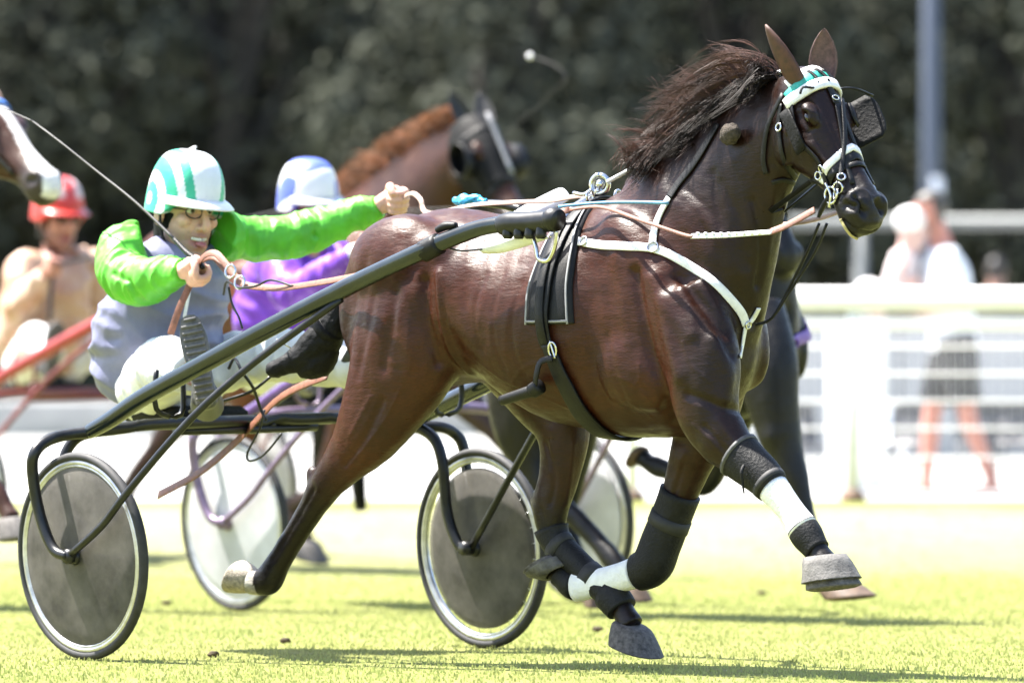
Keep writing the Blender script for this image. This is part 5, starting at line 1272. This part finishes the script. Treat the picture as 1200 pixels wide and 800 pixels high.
def simple_tack(fr, label, head, H_s, strapm, noseb=LEATHER, group=None, brow=LEATHER, nose=True):
    """bridle and harness of a horse further back"""
    global HS
    keep = HS; HS = H_s; keepH = globals()['HEAD']; globals()['HEAD'] = head
    hr = thing('harness', label, 'harness', fr, (0, 0, 1.2), group)
    v, f = band(pad_st, .004, .014); mesh_obj('saddle_pad', v, f, LEATHER, hr); mesh_obj('saddle_pad', mirror(v), [q[::-1] for q in f], LEATHER, hr)
    for s in (1, -1):
        S_ = catmull([(-10, .01, .008), (-35, .035, .008), (-60, .06, .008), (-92, .07, .008)], 5); q = [girth_pt(x, t_, o) for t_, x, o in S_]
        v, f = ribbon([p for p, n in q], [n for p, n in q], .08, .012)
        if s < 0: v = mirror(v); f = [k[::-1] for k in f]
        mesh_obj('girth', v, f, LEATHER, hr)
        pts, ns = [], []
        for x, y, z in ((.05, .34, 1.42), (.25, .36, 1.36), (.45, .34, 1.25), (.60, .22, 1.17), (.72, .06, 1.13), (.74, 0, 1.12)):
            p_, n_ = HS.near((x, -s * y, z)); pts.append(p_ + n_ * .006); ns.append(n_)
        mesh_obj('breast_strap', *ribbon(catmull(pts, 4), catmull(ns, 4), .05, .008), strapm, hr)
    head_ring(lambda t_: .085 + .012 * abs(t_), .030, brow, 'browband', .006, .008, a0=-1.45, a1=1.45, par=hr)
    if nose: head_ring(lambda t_: .345 + .035 * abs(t_), .030, noseb, 'noseband', .004, .008, a0=-2.2, a1=2.2, par=hr)
    for s in (-1, 1):
        pts, ns = [], []
        for u, v_ in ((.08, -.06), (.20, -.10), (.30, -.11), (.44, -.112)):
            p_, n_ = HS.near(head(u, v_, s * .16)); pts.append(p_ + n_ * .006); ns.append(n_)
        mesh_obj('cheek_strap', *ribbon(catmull(pts, 4), catmull(ns, 4), .022, .006), LEATHER, hr)
    HS = keep; globals()['HEAD'] = keepH
    return hr

# ---- purple driver with the black horse
SF1 = Frame(-.436, 36.87, 52.0); HF1 = horse_frame(SF1); P1 = HF1.P
def legs_px(Pn, d): return {k: np.array([[*Pn(a, b_, y), ra, rb] for a, b_, y, ra, rb in v]) for k, v in d.items()}
LEG1 = legs_px(P1, dict(
    rf=[(880, 370, -.13, .16, .11), (897, 425, -.155, .15, .105), (905, 470, -.165, .12, .09), (913, 505, -.16, .095, .078), (922, 535, -.155, .074, .062), (931, 560, -.15, .062, .055), (938, 582, -.15, .048, .041), (946, 612, -.145, .042, .037), (955, 642, -.14, .050, .042), (965, 662, -.14, .039, .036), (975, 678, -.14, .046, .046)],
    lf=[(870, 430, .13, .13, .10), (862, 470, .15, .115, .085), (852, 505, .15, .086, .072), (842, 535, .15, .064, .055), (832, 556, .145, .062, .054), (822, 566, .14, .058, .050), (808, 562, .14, .046, .039), (788, 553, .14, .040, .035), (768, 546, .14, .045, .038), (758, 540, .14, .037, .034), (752, 534, .14, .043, .042)],
    rh=[(630, 370, -.13, .24, .14), (620, 410, -.16, .24, .135), (614, 450, -.175, .20, .12), (610, 485, -.18, .155, .10), (612, 515, -.18, .115, .083), (622, 545, -.17, .082, .06), (638, 574, -.16, .068, .046), (658, 592, -.15, .050, .037), (680, 612, -.14, .043, .036), (700, 634, -.14, .042, .036), (718, 656, -.14, .048, .040), (730, 670, -.14, .036, .034), (738, 682, -.14, .040, .040)],
    lh=[(660, 380, .13, .23, .13), (668, 420, .16, .20, .12), (674, 460, .17, .15, .10), (676, 505, .17, .10, .083), (670, 550, .16, .074, .06), (662, 585, .15, .070, .048), (664, 612, .15, .050, .038), (672, 640, .145, .041, .034), (682, 668, .14, .046, .039), (690, 682, .14, .036, .034), (697, 692, .14, .043, .043)]))
TOE1 = dict(rf=P1(1021, 697, -.14), lf=P1(738, 548, .14), rh=P1(760, 704, -.14), lh=P1(716, 712, .14)); HEEL1 = dict(rf=P1(975, 703, -.14), lf=P1(752, 522, .14), rh=P1(728, 700, -.14), lh=P1(690, 710, .14))
HEAD1 = Head(P1(893, 165, 0), .06, 22, -4)
NECK1 = [NECK[0], ((.22, 1.76), (.66, 1.27), .155), ((.30, 1.83), (.64, 1.42), .125), ((.36, 1.89), (.60, 1.55), .108), ((.40, 1.92), (.57, 1.64), .098), ((.44, 1.93), (.54, 1.72), .085)]
h1, hs1, _, _ = other_horse(HF1, 'black trotting horse with purple breast strap behind the bay horse', (.008, .0068, .0063), (.006, .0055, .0055), (.012, .011, .011), HEAD1, NECK1, LEG1, TOE1, HEEL1, hoofm=mat('hoof_tan', (.10, .062, .04), .7, var=.3, scale=50))
PURP = NYL('purple_nylon', (.15, .035, .42))
tk1 = simple_tack(HF1, 'black harness with purple breast strap on the black horse', HEAD1, hs1, mat('purple_strap', (.16, .08, .36), .6))
for py_ in (0,): mesh_obj('tag', *ellipsoid(P1(897, 382, 0) + np.array([.03, -.03, 0]), (.03, .01, .016), axes((.7, -.2, -.5), (0, 1, 0))), mat('yellow_tag', (.55, .30, .03), .5), tk1)
m1 = dict(shaft=mat('purple_paint', (.10, .05, .16), .3, coat=.3), frame=mat('mauve_metal', (.17, .12, .19), .35, metal=.2), tyre=RUBBER, rim=RIM, disc=mat('white_wheel_cover', (.50, .50, .52), .45, var=.1, scale=6), seat=BLACKCLOTH)
sulky(SF1, 'purple framed sulky with white disc wheels behind the black horse', m1)
def pose_bg(S_, h, tilt, tors, vr, shR, elR, fiR, shL, elL, fiL, kneeR, footR, kneeL, footL, tongue=False):
    c = [S_(*q) for q in tors]; v = lambda q: S_(*q)
    d = dict(head=head_frame(S_(*h), *tilt), tongue=tongue, torso_c=[c[0], lerp(c[0], c[1], .5), c[1], c[2], c[2] + np.array([0.02, 0, .08])],
             vest=[(c + [c[2] + np.array([.01, 0, .06])], vr + [.07], [q * 1.12 for q in vr] + [.10])])
    for sd, sh, el, fi, kn, ft in (('R', shR, elR, fiR, kneeR, footR), ('L', shL, elL, fiL, kneeL, footL)):
        sh, el, fi, kn, ft = v(sh), v(el), v(fi), v(kn), v(ft); wr_ = fi - nrm(fi - el) * .06
        d['arm' + sd] = [sh, lerp(sh, el, .5), el, lerp(el, wr_, .6), wr_]; d['fist' + sd] = fi; d['grip' + sd] = np.array([.2, 0, 1.]); d['out' + sd] = fi - el
        d['sleeve' + sd] = ([lerp(c[2], sh, .6), sh, lerp(sh, el, .55), el, lerp(el, wr_, .6), wr_], [.09, .095, .09, .085, .065, .046])
        hip = c[0] + np.array([.05, -.1 if sd == 'R' else .1, 0]); d['leg' + sd] = [hip, lerp(hip, kn, .6), kn, lerp(kn, ft, .7)]; d['trouser' + sd] = ([hip, lerp(hip, kn, .5), kn, lerp(kn, ft, .5), lerp(kn, ft, .85)], [.12, .11, .10, .085, .07])
        ax_ = nrm(ft - kn); upv = nrm(np.cross(ax_, (0, 1, 0))); upv = upv if upv[2] > 0 else -upv
        d['boot' + sd] = (ft - upv * .10, ft + upv * .18, kn - ft)
    return d
S1 = SF1.P
ps1 = pose_bg(S1, (362, 245, 0), (-8, -6, 2, 1.15), [(318, 430, 0), (332, 365, 0), (345, 310, 0)], [.18, .20, .17], (322, 308, -.22), (345, 345, -.28), (428, 290, -.28), (385, 300, .2), (410, 320, .3), (455, 290, .30), (345, 425, -.3), (372, 432, -.5), (415, 430, .25), (500, 440, .5))
def blotch(white, blue):
    def fn(q):
        c = np.tile(np.array(white, float), (len(q), 1)); n_ = vnoise(q, 34, 21, 2); c[(n_ > .12) & (q[:, 1] < .07)] = blue; return c
    return fn
pal1 = dict(key='blue', skin=(.46, .25, .19), visor='silver', helmet=blotch((.72, .73, .76), (.06, .10, .48)), vest=PURP, sleeve=PURP, trouser=WHITEP, boot=pal_hero['boot'], sole=pal_hero['sole'], cuff=WSTRAP)
driver(SF1, 'driver in purple jacket with white and blue helmet behind the green driver', pal1, ps1, .011)
rn1 = thing('reins', 'pale reins of the purple driver leading to the black horse', 'reins', SF1, (0, 0, 1.2))
for sg in (-1, 1): mesh_obj('rein', *tube([S1(430, 288, -.28) if sg < 0 else S1(456, 290, .3), SF1.l(HF1.w((-.5, sg * .3, 1.55))), SF1.l(HF1.w((0, sg * .2, 1.62))), SF1.l(HF1.w((.35, sg * .25, 1.62))), SF1.l(HF1.w(HEAD1(.44, -.11, sg * .08)))], .009, 6), BROWNL, rn1)

# ---- tan driver with the chestnut horse
SF2 = Frame(-2.04, 43.9, 50.0, 1.0, zground(43.9)); HF2 = horse_frame(SF2); HF2.k = 1.08
L2, T2, E2 = flip(LEG3), flip(TOE), flip(HEEL)
CHM = mat('chestnut_hair', (.25, .085, .024), .6, var=.4, scale=30)
h2, hs2, V2, F2 = other_horse(HF2, 'chestnut horse in a black blinker hood with fair mane', (.105, .030, .011), (.03, .014, .009), (.04, .025, .02), HEAD, NECK, L2, T2, E2, mane=CHM, earm=(.012, .012, .013))
head_shell(HEAD, -.02, .36, .010, BLACKCLOTH, h2, 'blinker_hood')
for s in (-1, 1):
    rings = []
    for k_, (rr, o_) in enumerate(((.055, .10), (.075, .12), (.085, .15), (.08, .185), (.076, .185), (.08, .15), (.06, .118))):
        rings.append([HEAD(.205 + rr * math.cos(a), -.055 - (.06 - .02) + rr * .75 * math.sin(a) + .3 * (o_ - .1), s * o_) for a in np.linspace(0, 2 * math.pi, 20, endpoint=False)])
    mesh_obj('blinker_cup', *loft(rings, cap=False), LEATHER, h2)
pts = [HEAD(u, .03, 0) for u in np.linspace(.02, .34, 8)]; mesh_obj('hood_seam', *ribbon(pts, [HEAD.d] * 8, .024, .006), mat('grey_tape', (.22, .22, .23), .6), h2)
tk2 = simple_tack(HF2, 'black harness on the chestnut horse in the hood', HEAD, hs2, LEATHER)
m2 = dict(shaft=mat('red_paint', (.32, .035, .03), .35, coat=.2), frame=mat('maroon_metal', (.16, .03, .03), .4), tyre=RUBBER, rim=RIM, disc=MATS['white_wheel_cover'], seat=BLACKCLOTH)
sulky(SF2, 'red framed sulky with white disc wheels behind the chestnut horse', m2)
S2 = SF2.P
ps2 = pose_bg(S2, (68, 257, 0), (-10, -6, 0, 1.15), [(42, 430, 0), (52, 370, 0), (62, 315, 0)], [.19, .22, .19], (28, 315, -.22), (22, 362, -.30), (60, 312, -.28), (102, 308, .2), (112, 350, .28), (82, 312, .2), (45, 400, -.3), (62, 420, -.5), (110, 405, .25), (150, 420, .5))
def red_pat(q):
    c = np.tile(np.array([.62, .50, .50]), (len(q), 1)); c[q[:, 2] < .105] = (.50, .02, .015); c[(q[:, 2] > .105) & (np.abs(q[:, 1]) < .03)] = (.5, .05, .05); return c
pal2 = dict(key='red', skin=(.42, .20, .15), visor='red', helmet=red_pat, vest=NYL('tan_nylon', (.36, .17, .085), col2=(.50, .36, .28)), sleeve=NYL('cream_nylon', (.55, .40, .31), col2=(.36, .19, .10)), trouser=WHITEP, boot=pal_hero['boot'], sole=pal_hero['sole'], cuff=None, sunglasses=True)
driver(SF2, 'driver in tan jacket with red helmet and dark sunglasses', pal2, ps2, .012)
rn2 = thing('reins', 'dark reins of the tan driver leading to the chestnut horse', 'reins', SF2, (0, 0, 1.2))
for sg in (-1, 1): mesh_obj('rein', *tube([S2(60, 312, -.28) if sg < 0 else S2(82, 312, .2), SF2.l(HF2.w((-.5, sg * .3, 1.55))), SF2.l(HF2.w((0, sg * .2, 1.64))), SF2.l(HF2.w((.35, sg * .25, 1.62))), SF2.l(HF2.w(HEAD(.44, -.11, sg * .08)))], .009, 6), LEATHER, rn2)
mesh_obj('rein_end', *tube([S2(62, 318, -.28), S2(60, 340, -.3), S2(58, 375, -.34)], .011, 6), LEATHER, rn2)
# whip raised behind the chestnut head
wh = thing('whip', 'pale tipped whip raised behind the chestnut head', 'whip', SF2, tuple(SF2.P(580, 165, 1.2)))
W_ = lambda a, b_: SF2.P(a, b_, 1.2)
WDK = mat('dark_whip', (.02, .02, .02), .6); mesh_obj('whip_shaft', *tube([W_(560, 205), W_(590, 160), W_(630, 125), W_(664, 93)], [.004, .0035, .003, .003], 6), WDK, wh); mesh_obj('whip_lash', *tube([W_(664, 93), W_(658, 82), W_(645, 74), W_(622, 66)], .0025, 6), WDK, wh); mesh_obj('whip_tip', *ellipsoid(W_(621, 66), (.018, .014, .016)), WSTRAP, wh)
# ---- horse with a white blaze coming up on the left
HF3 = Frame((-172 - 600) / F * 37.0, 37.0, 43.0)
HEAD3 = Head(HEAD.o + np.array([-.10, -.02, .13]) + HEAD.n * .06, .06, 50, -4)
NECK3 = [NECK[0], ((.24, 1.80), (.70, 1.32), .155), ((.36, 1.92), (.73, 1.49), .120), ((.50, 2.03), (.74, 1.62), .102), ((.64, 2.11), (.78, 1.75), .095), ((.76, 2.15), (.86, 1.88), .085)]
h3, hs3, _, _ = other_horse(HF3, 'bay horse with white blaze and blue browband coming up behind', (.055, .021, .012), (.05, .020, .012), (.040, .031, .028), HEAD3, NECK3, LEG3, TOE, HEEL, blaze=(.70, .68, .66), mane=HAIR)
simple_tack(HF3, 'black harness and blue browband on the horse with white blaze', HEAD3, hs3, LEATHER, brow=mat('blue_band', (.05, .16, .5), .5), nose=False)

# ------------------------------------------------------------------ rail, fence and spectators
WRAIL = mat('white_rail', (.78, .78, .77), .5, var=.05, scale=3)
rail = bpy.data.objects.new('running_rail', None); COL.objects.link(rail); rail.location = (1.2, 50.3, .2); rail['label'] = 'white double running rail along the edge of the turf'; rail['category'] = 'rail'
OFF[rail.name] = np.array([1.2, 50.3, .2])
X0, X1 = .55, 8.0
mesh_obj('top_rail', *tube([(X0, 50.3, 1.37), (X1, 50.3, 1.37)], [.07, .07], 16, 1), WRAIL, rail)
mesh_obj('lower_rail', *tube([(X0, 50.3, 1.235), (X1, 50.3, 1.235)], [.035, .035], 12, 1), WRAIL, rail)
mp = None
for x in (.7, 1.98, 3.2, 4.5, 5.8, 7.1):
    mesh_obj('post', *tube([(x, 50.3, .14), (x, 50.3, 1.36)], [.035, .035], 12, 1), WRAIL, rail)
    mesh_obj('post_foot', *tube([(x, 50.3, .16), (x, 50.3, .24), (x, 50.3, .27)], [.075, .075, .05], 12, 1), mat('rusty_foot', (.20, .12, .08), .8, var=.3), rail)
fence = bpy.data.objects.new('mesh_fence', None); COL.objects.link(fence); fence.location = (1.2, 50.75, .2); fence['label'] = 'pale wire mesh fence standing behind the white rail'; fence['category'] = 'fence'; OFF[fence.name] = np.array([1.2, 50.75, .2])
WIRE = mat('galvanised_wire', (.66, .66, .66), .5, var=.05)
w0 = mesh_obj('wire', *tube([(1.2, 50.75, .22), (1.2, 50.75, 1.24)], [.002, .002], 6, 1), WIRE, fence)
for i in range(1, 136):
    w1 = w0.copy(); COL.objects.link(w1); w1.parent = fence; w1.location = (-.5 + i * .055, 0, 0)
for z in (.25, .45, .62, .78, .94, 1.10, 1.25): mesh_obj('cross_wire', *tube([(.7, 50.744, z), (8.1, 50.744, z)], [.007, .007], 8, 1), WIRE, fence)

def standing(fr, label, pal, h=1.78, legs=((0, -.1), (0, .1)), arms=None, lean=0.0, feet=((.0, -.1), (.0, .1)), head_yaw=0, cap=None, dress=False, group=None, pitch=0):
    """figure on its feet; local x is the way it faces"""
    t = thing('person', label, 'person', fr, group=group); k = h / 1.78
    hip = np.array([0, 0, .93]) * k; ch = hip + np.array([lean * .35, 0, .40]) * k; nk = hip + np.array([lean * .55, 0, .58]) * k; hf = head_frame(nk + np.array([.05 + .05 * lean, 0, .17]) * k, head_yaw, pitch, 0, 1.0 * k)
    b = MB(); human_head(hf, b); b.add(*tube([hip, lerp(hip, ch, .5), ch, nk], [.12, .115, .12, .06], 14, 3, rb=[.16, .15, .19, .07]))
    for s, ft in zip((-1, 1), feet):
        kn = np.array([ft[0] * .5 + .04, s * .10, .50]) * k; fo = np.array([ft[0], ft[1], .08]) * k
        b.add(*tube([hip + np.array([0, s * .09, -.02]), kn, lerp(kn, fo, .4), fo], [.085, .058, .055, .036], 12, 4)); b.add(*tube([fo + np.array([-.05, 0, -.035]), fo + np.array([.06, 0, -.045]), fo + np.array([.17, 0, -.055])], [.035, .04, .022], 10, 3))
    for s, (el, hd) in zip((-1, 1), arms):
        sh = ch + np.array([0, s * .19, .08]) * k; el = np.array(el) * k; hd = np.array(hd) * k
        b.add(*tube([sh, lerp(sh, el, .5), el, lerp(el, hd, .6), hd], [.055, .05, .042, .038, .028], 12, 4)); fist(b, hd, hd + nrm(hd - el) * .05, (0, 0, 1), hd - el, 1.0)
    V, Fc, E = evaluate_remesh(b.v, b.f, .012); V = smooth(V, E, 3, .5, None, -.4); body = mesh_obj('body', V, Fc, SKIN, t)
    M = np.array([hf(1, 0, 0) - hf(0, 0, 0), hf(0, 1, 0) - hf(0, 0, 0), hf(0, 0, 1) - hf(0, 0, 0)]).T; Q = (V - hf(0, 0, 0)) @ np.linalg.inv(M).T
    c = np.tile(np.array(pal['skin']), (len(V), 1)); inh = (np.abs(Q) < .2).all(1); hair = inh & (((Q[:, 2] > .075) | ((Q[:, 0] < -.02) & (Q[:, 2] > -.06)))); c[hair] = pal['hair']; brd = inh & (Q[:, 2] < -.05) & (Q[:, 0] > .0) & (Q[:, 2] > -.14); c[brd] = lerp(c[brd], np.array(pal['hair']), pal.get('beard', .0)); set_color(body, c)
    sl = [tube([hip + np.array([0, 0, -.06]), lerp(hip, ch, .5), ch, nk + np.array([-.01, 0, -.03])], [.155, .145, .15, .085], 16, 3, rb=[.19, .175, .215, .11])]
    for s, (el, hd) in zip((-1, 1), arms):
        sh = ch + np.array([0, s * .19, .08]) * k; sl.append(tube([ch + np.array([0, s * .1, .06]), sh, lerp(sh, np.array(el) * k, .7)], [.09, .08, .068], 12, 3))
    cloth('shirt', sl, pal['shirt'], t, .014, 4, .006, 3)
    low = []
    if dress: low = [tube([hip + np.array([0, 0, .05]), hip + np.array([0, 0, -.3]), np.array([0, 0, .15])], [.16, .22, .30], 18, 3, rb=[.19, .25, .34])]
    else:
        for s, ft in zip((-1, 1), feet):
            kn = np.array([ft[0] * .5 + .04, s * .10, .50]) * k; low.append(tube([hip + np.array([0, s * .07, .02]), lerp(hip + np.array([0, s * .09, 0]), kn, .5), lerp(hip + np.array([0, s * .09, 0]), kn, .88)], [.135, .115, .105], 14, 3))
    cloth('skirt' if dress else 'shorts', low, pal['low'], t, .014, 4, .006, 4)
    for s, ft in zip((-1, 1), feet):
        fo = np.array([ft[0], ft[1], .0]) * k; v, f = box(fo + np.array([.06, 0, .02]), (.28, .10, .05), bev=.02); mesh_obj('shoe', v, f, pal['shoe'], t)
    return t
ymn = 52.2; fm = Frame((1118 - 600) / F * ymn, ymn, 178, 1.0, .2)
standing(fm, 'man in white T-shirt and dark shorts holding a small child', dict(skin=(.50, .22, .17), hair=(.05, .045, .04), beard=.5, shirt=mat('white_cotton', (.70, .73, .78), .8), low=mat('dark_cotton', (.05, .05, .055), .85), shoe=mat('sandal', (.45, .20, .16), .7)), 1.80, arms=(((.14, -.24, 1.14), (.40, -.12, 1.12)), ((.14, .24, 1.12), (.40, .10, 1.14))), lean=.15, feet=((.16, -.08), (-.22, .1)), pitch=-12)
# the child on his arm
ch = thing('child', 'small child in white held on the arm of the man', 'child', fm, (.34, 0, 1.2)); b = MB(); hfc = head_frame((.26, .02, 1.60), 150, 0, 0, .82); human_head(hfc, b)
b.add(*tube([(.33, .02, 1.20), (.32, .02, 1.32), (.29, .02, 1.45), (.27, .02, 1.50)], [.075, .08, .075, .035], 14, 3))
for s in (-1, 1):
    b.add(*tube([(.33, s * .06 + .02, 1.20), (.42, s * .07 + .02, 1.20), (.46, s * .07 + .02, 1.08)], [.055, .045, .03], 10, 3)); b.add(*tube([(.29, s * .07 + .02, 1.42), (.34, s * .10, 1.34), (.28, s * .12, 1.30)], [.03, .027, .02], 10, 3)); fist(b, np.array([.28, s * .12, 1.30]), np.array([.26, s * .12, 1.29]), (0, 0, 1), (-1, 0, 0), .6)
V, Fc, E = evaluate_remesh(b.v, b.f, .009); V = smooth(V, E, 3, .5, None, -.4); bo = mesh_obj('body', V, Fc, SKIN, ch); set_color(bo, np.tile(np.array([.60, .40, .36]), (len(V), 1)))
cloth('romper', [tube([(.35, .02, 1.17), (.33, .02, 1.30), (.29, .02, 1.46)], [.10, .10, .085], 14, 3)] + [tube([(.33, s * .06 + .02, 1.20), (.43, s * .07 + .02, 1.20), (.46, s * .07 + .02, 1.12)], [.07, .06, .045], 10, 3) for s in (-1, 1)], mat('pale_pink_cotton', (.66, .58, .58), .85), ch, .010, 4, .004)
mesh_obj('sun_hat', *ellipsoid(hfc(-.005, 0, .07), (.10, .10, .085)), mat('white_knit', (.78, .78, .78), .85), ch)
# white rolled bag on his arm
V, Fc, E = evaluate_remesh(*ellipsoid((.50, -.12, 1.20), (.12, .10, .11)), .012); N = normals_of(V, Fc); ob = mesh_obj('cloth_bundle', V + N * (vnoise(V, 30, 3) * .012)[:, None] , Fc, MATS['white_knit']); 
ob.location = fm.w((0, 0, 0)); ob.rotation_euler = (0, 0, -fm.phi); ob['label'] = 'white cloth bundle carried on the forearm of the man'; ob['category'] = 'bundle'
# another spectator further back, only the dark head and shoulders show
fb = Frame((1166 - 600) / F * 68, 68, -75, 1.0, .2)
standing(fb, 'spectator in dark clothes behind the man in white', dict(skin=(.35, .2, .15), hair=(.02, .017, .015), shirt=mat('dark_shirt', (.05, .04, .04), .8), low=MATS['dark_cotton'], shoe=MATS['boot_leather']), 1.56, arms=(((.05, -.26, 1.1), (.2, -.2, .95)), ((.05, .26, 1.1), (.2, .2, .95))))
# white folding board
def aboard(px_, Y, w, h, label):
    o = thing('sign_board', label, 'board', Frame((px_ - 600) / F * Y, Y, 90, 1, .204))
    for s in (-1, 1):
        M = axes((0, 1, 0), (s * .18, 0, 1)); v, f = box((s * .17, 0, h / 2 - .004), (w, h, .03), np.array([M[:, 0], M[:, 1], np.cross(M[:, 0], M[:, 1])]).T, bev=.006); mesh_obj('panel', v, f, MATS['white_rail'], o, smooth=False)
    for s in (-1, 1): mesh_obj('hinge', *tube([(-.02, s * w * .35, h - .02), (.02, s * w * .35, h - .02)], [.015, .015], 8, 1), CHROME, o)
aboard(1003, 52.0, .34, 1.05, 'white folding sign board behind the mesh fence')
def chair(px_, Y, rot, m, label, group):
    o = thing('garden_chair', label, 'chair', Frame((px_ - 600) / F * Y, Y, rot, .62, .204), group=group)
    v, f = box((0, 0, .44), (.44, .44, .035), bev=.012); mesh_obj('seat', v, f, m, o)
    rings = [[(-.20 - .03 * a * a - .1 * t, y, .46 + .40 * t) for y, a in ((-.21, 1), (-.1, .4), (0, 0), (.1, .4), (.21, 1))] for t in (0, .3, .6, 1)]
    v = [p for r_ in rings for p in r_] + [(p[0] - .02, p[1], p[2]) for r_ in rings for p in r_]; f = []
    for i in range(3):
        for j in range(4): a = i * 5 + j; f += [(a, a + 1, a + 6, a + 5), (a + 20, a + 25, a + 26, a + 21)]
    rim = [0, 1, 2, 3, 4, 9, 14, 19, 18, 17, 16, 15, 10, 5]
    for a, c in zip(rim, rim[1:] + rim[:1]): f.append((a, c, c + 20, a + 20))
    mesh_obj('backrest', v, f, m, o)
    for sx in (-.19, .19):
        for sy in (-.19, .19): mesh_obj('leg', *tube([(sx, sy, .44), (sx * 1.15, sy * 1.15, .0)], [.022, .018], 8, 1), m, o)
    for sy in (-.23, .23): mesh_obj('armrest', *tube([(-.22, sy, .66), (0, sy, .67), (.20, sy, .64), (.21, sy, .44)], .018, 8), m, o)
GREYP = mat('grey_plastic', (.10, .10, .11), .6, var=.1)
chair(952, 53.5, 60, GREYP, 'low dark grey garden chair next to the white sign board', None)
chair(1058, 53.8, 110, GREYP, 'low dark grey garden chair between the board and the man', None)
chair(1150, 54.6, 80, GREYP, 'low dark grey garden chair beside another behind the man in shorts', 'pair of dark chairs behind the man'); chair(1182, 54.6, 95, GREYP, 'low dark grey garden chair beside another behind the man in shorts', 'pair of dark chairs behind the man')
chair(1035, 55.5, 90, WPLATE, 'low white garden chair behind the dark grey ones', None)
# lamp post and steel barrier
lp = bpy.data.objects.new('lamp_post', None); COL.objects.link(lp); lpX = (1091 - 600) / F * 76; lp.location = (lpX, 76, .2); lp['label'] = 'tall blue grey metal lamp post on the pavement'; lp['category'] = 'lamp post'; OFF[lp.name] = np.array([lpX, 76, .2])
BLG = mat('blue_grey_paint', (.045, .058, .085), .5, var=.08)
mesh_obj('pole', *tube([(lpX, 76, .2), (lpX, 76, 2), (lpX, 76, 7.5)], [.09, .085, .06], 14, 1), BLG, lp); mesh_obj('base_plate', *tube([(lpX, 76, .2), (lpX, 76, .55)], [.13, .13], 14, 1), BLG, lp); mesh_obj('arm', *tube([(lpX, 76, 7.4), (lpX - .4, 76, 7.7), (lpX - 1.0, 76, 7.75)], .04, 8), BLG, lp)
v, f = box((lpX - 1.2, 76, 7.73), (.6, .22, .10), bev=.03); mesh_obj('lamp_head', v, f, BLG, lp)
v, f = box((lpX + .05, 75.9, 2.45), (.10, .02, .24), bev=.004); mesh_obj('notice', v, f, mat('pale_sticker', (.5, .54, .6), .5), lp)
br = bpy.data.objects.new('steel_barrier', None); COL.objects.link(br); br.location = (4, 72, .2); br['label'] = 'grey tubular steel barrier in front of the dark trees'; br['category'] = 'barrier'; OFF[br.name] = np.array([4, 72, .2])
GST = mat('grey_steel', (.14, .15, .15), .55, metal=.2, var=.1)
mesh_obj('crossbar', *tube([(2.3, 72, 2.12), (9, 72, 2.12)], [.05, .05], 12, 1), GST, br)
for x in (2.9, 5.6, 8.3): mesh_obj('post', *tube([(x, 72, .2), (x, 72, 2.12)], [.055, .055], 12, 1), GST, br)

# plain white hoarding at the back of the spectators' terrace
ho = bpy.data.objects.new('hoarding', None); COL.objects.link(ho); ho.location = (4.6, 66, .2); ho['label'] = 'plain pale panel hoarding behind the spectators'; ho['category'] = 'hoarding'; OFF[ho.name] = np.array([4.6, 66, .2])
for i in range(6):
    v, f = box((2.35 + i * 1.22, 66, .72), (1.20, .05, 1.0), bev=.008); mesh_obj('panel', v, f, mat('pale_hoarding', (.30, .31, .32), .7, var=.06, scale=2), ho, smooth=False)
    mesh_obj('stake', *tube([(1.74 + i * 1.22, 66.06, .18), (1.74 + i * 1.22, 66.06, 1.2)], [.025, .025], 8, 1), GST, ho)
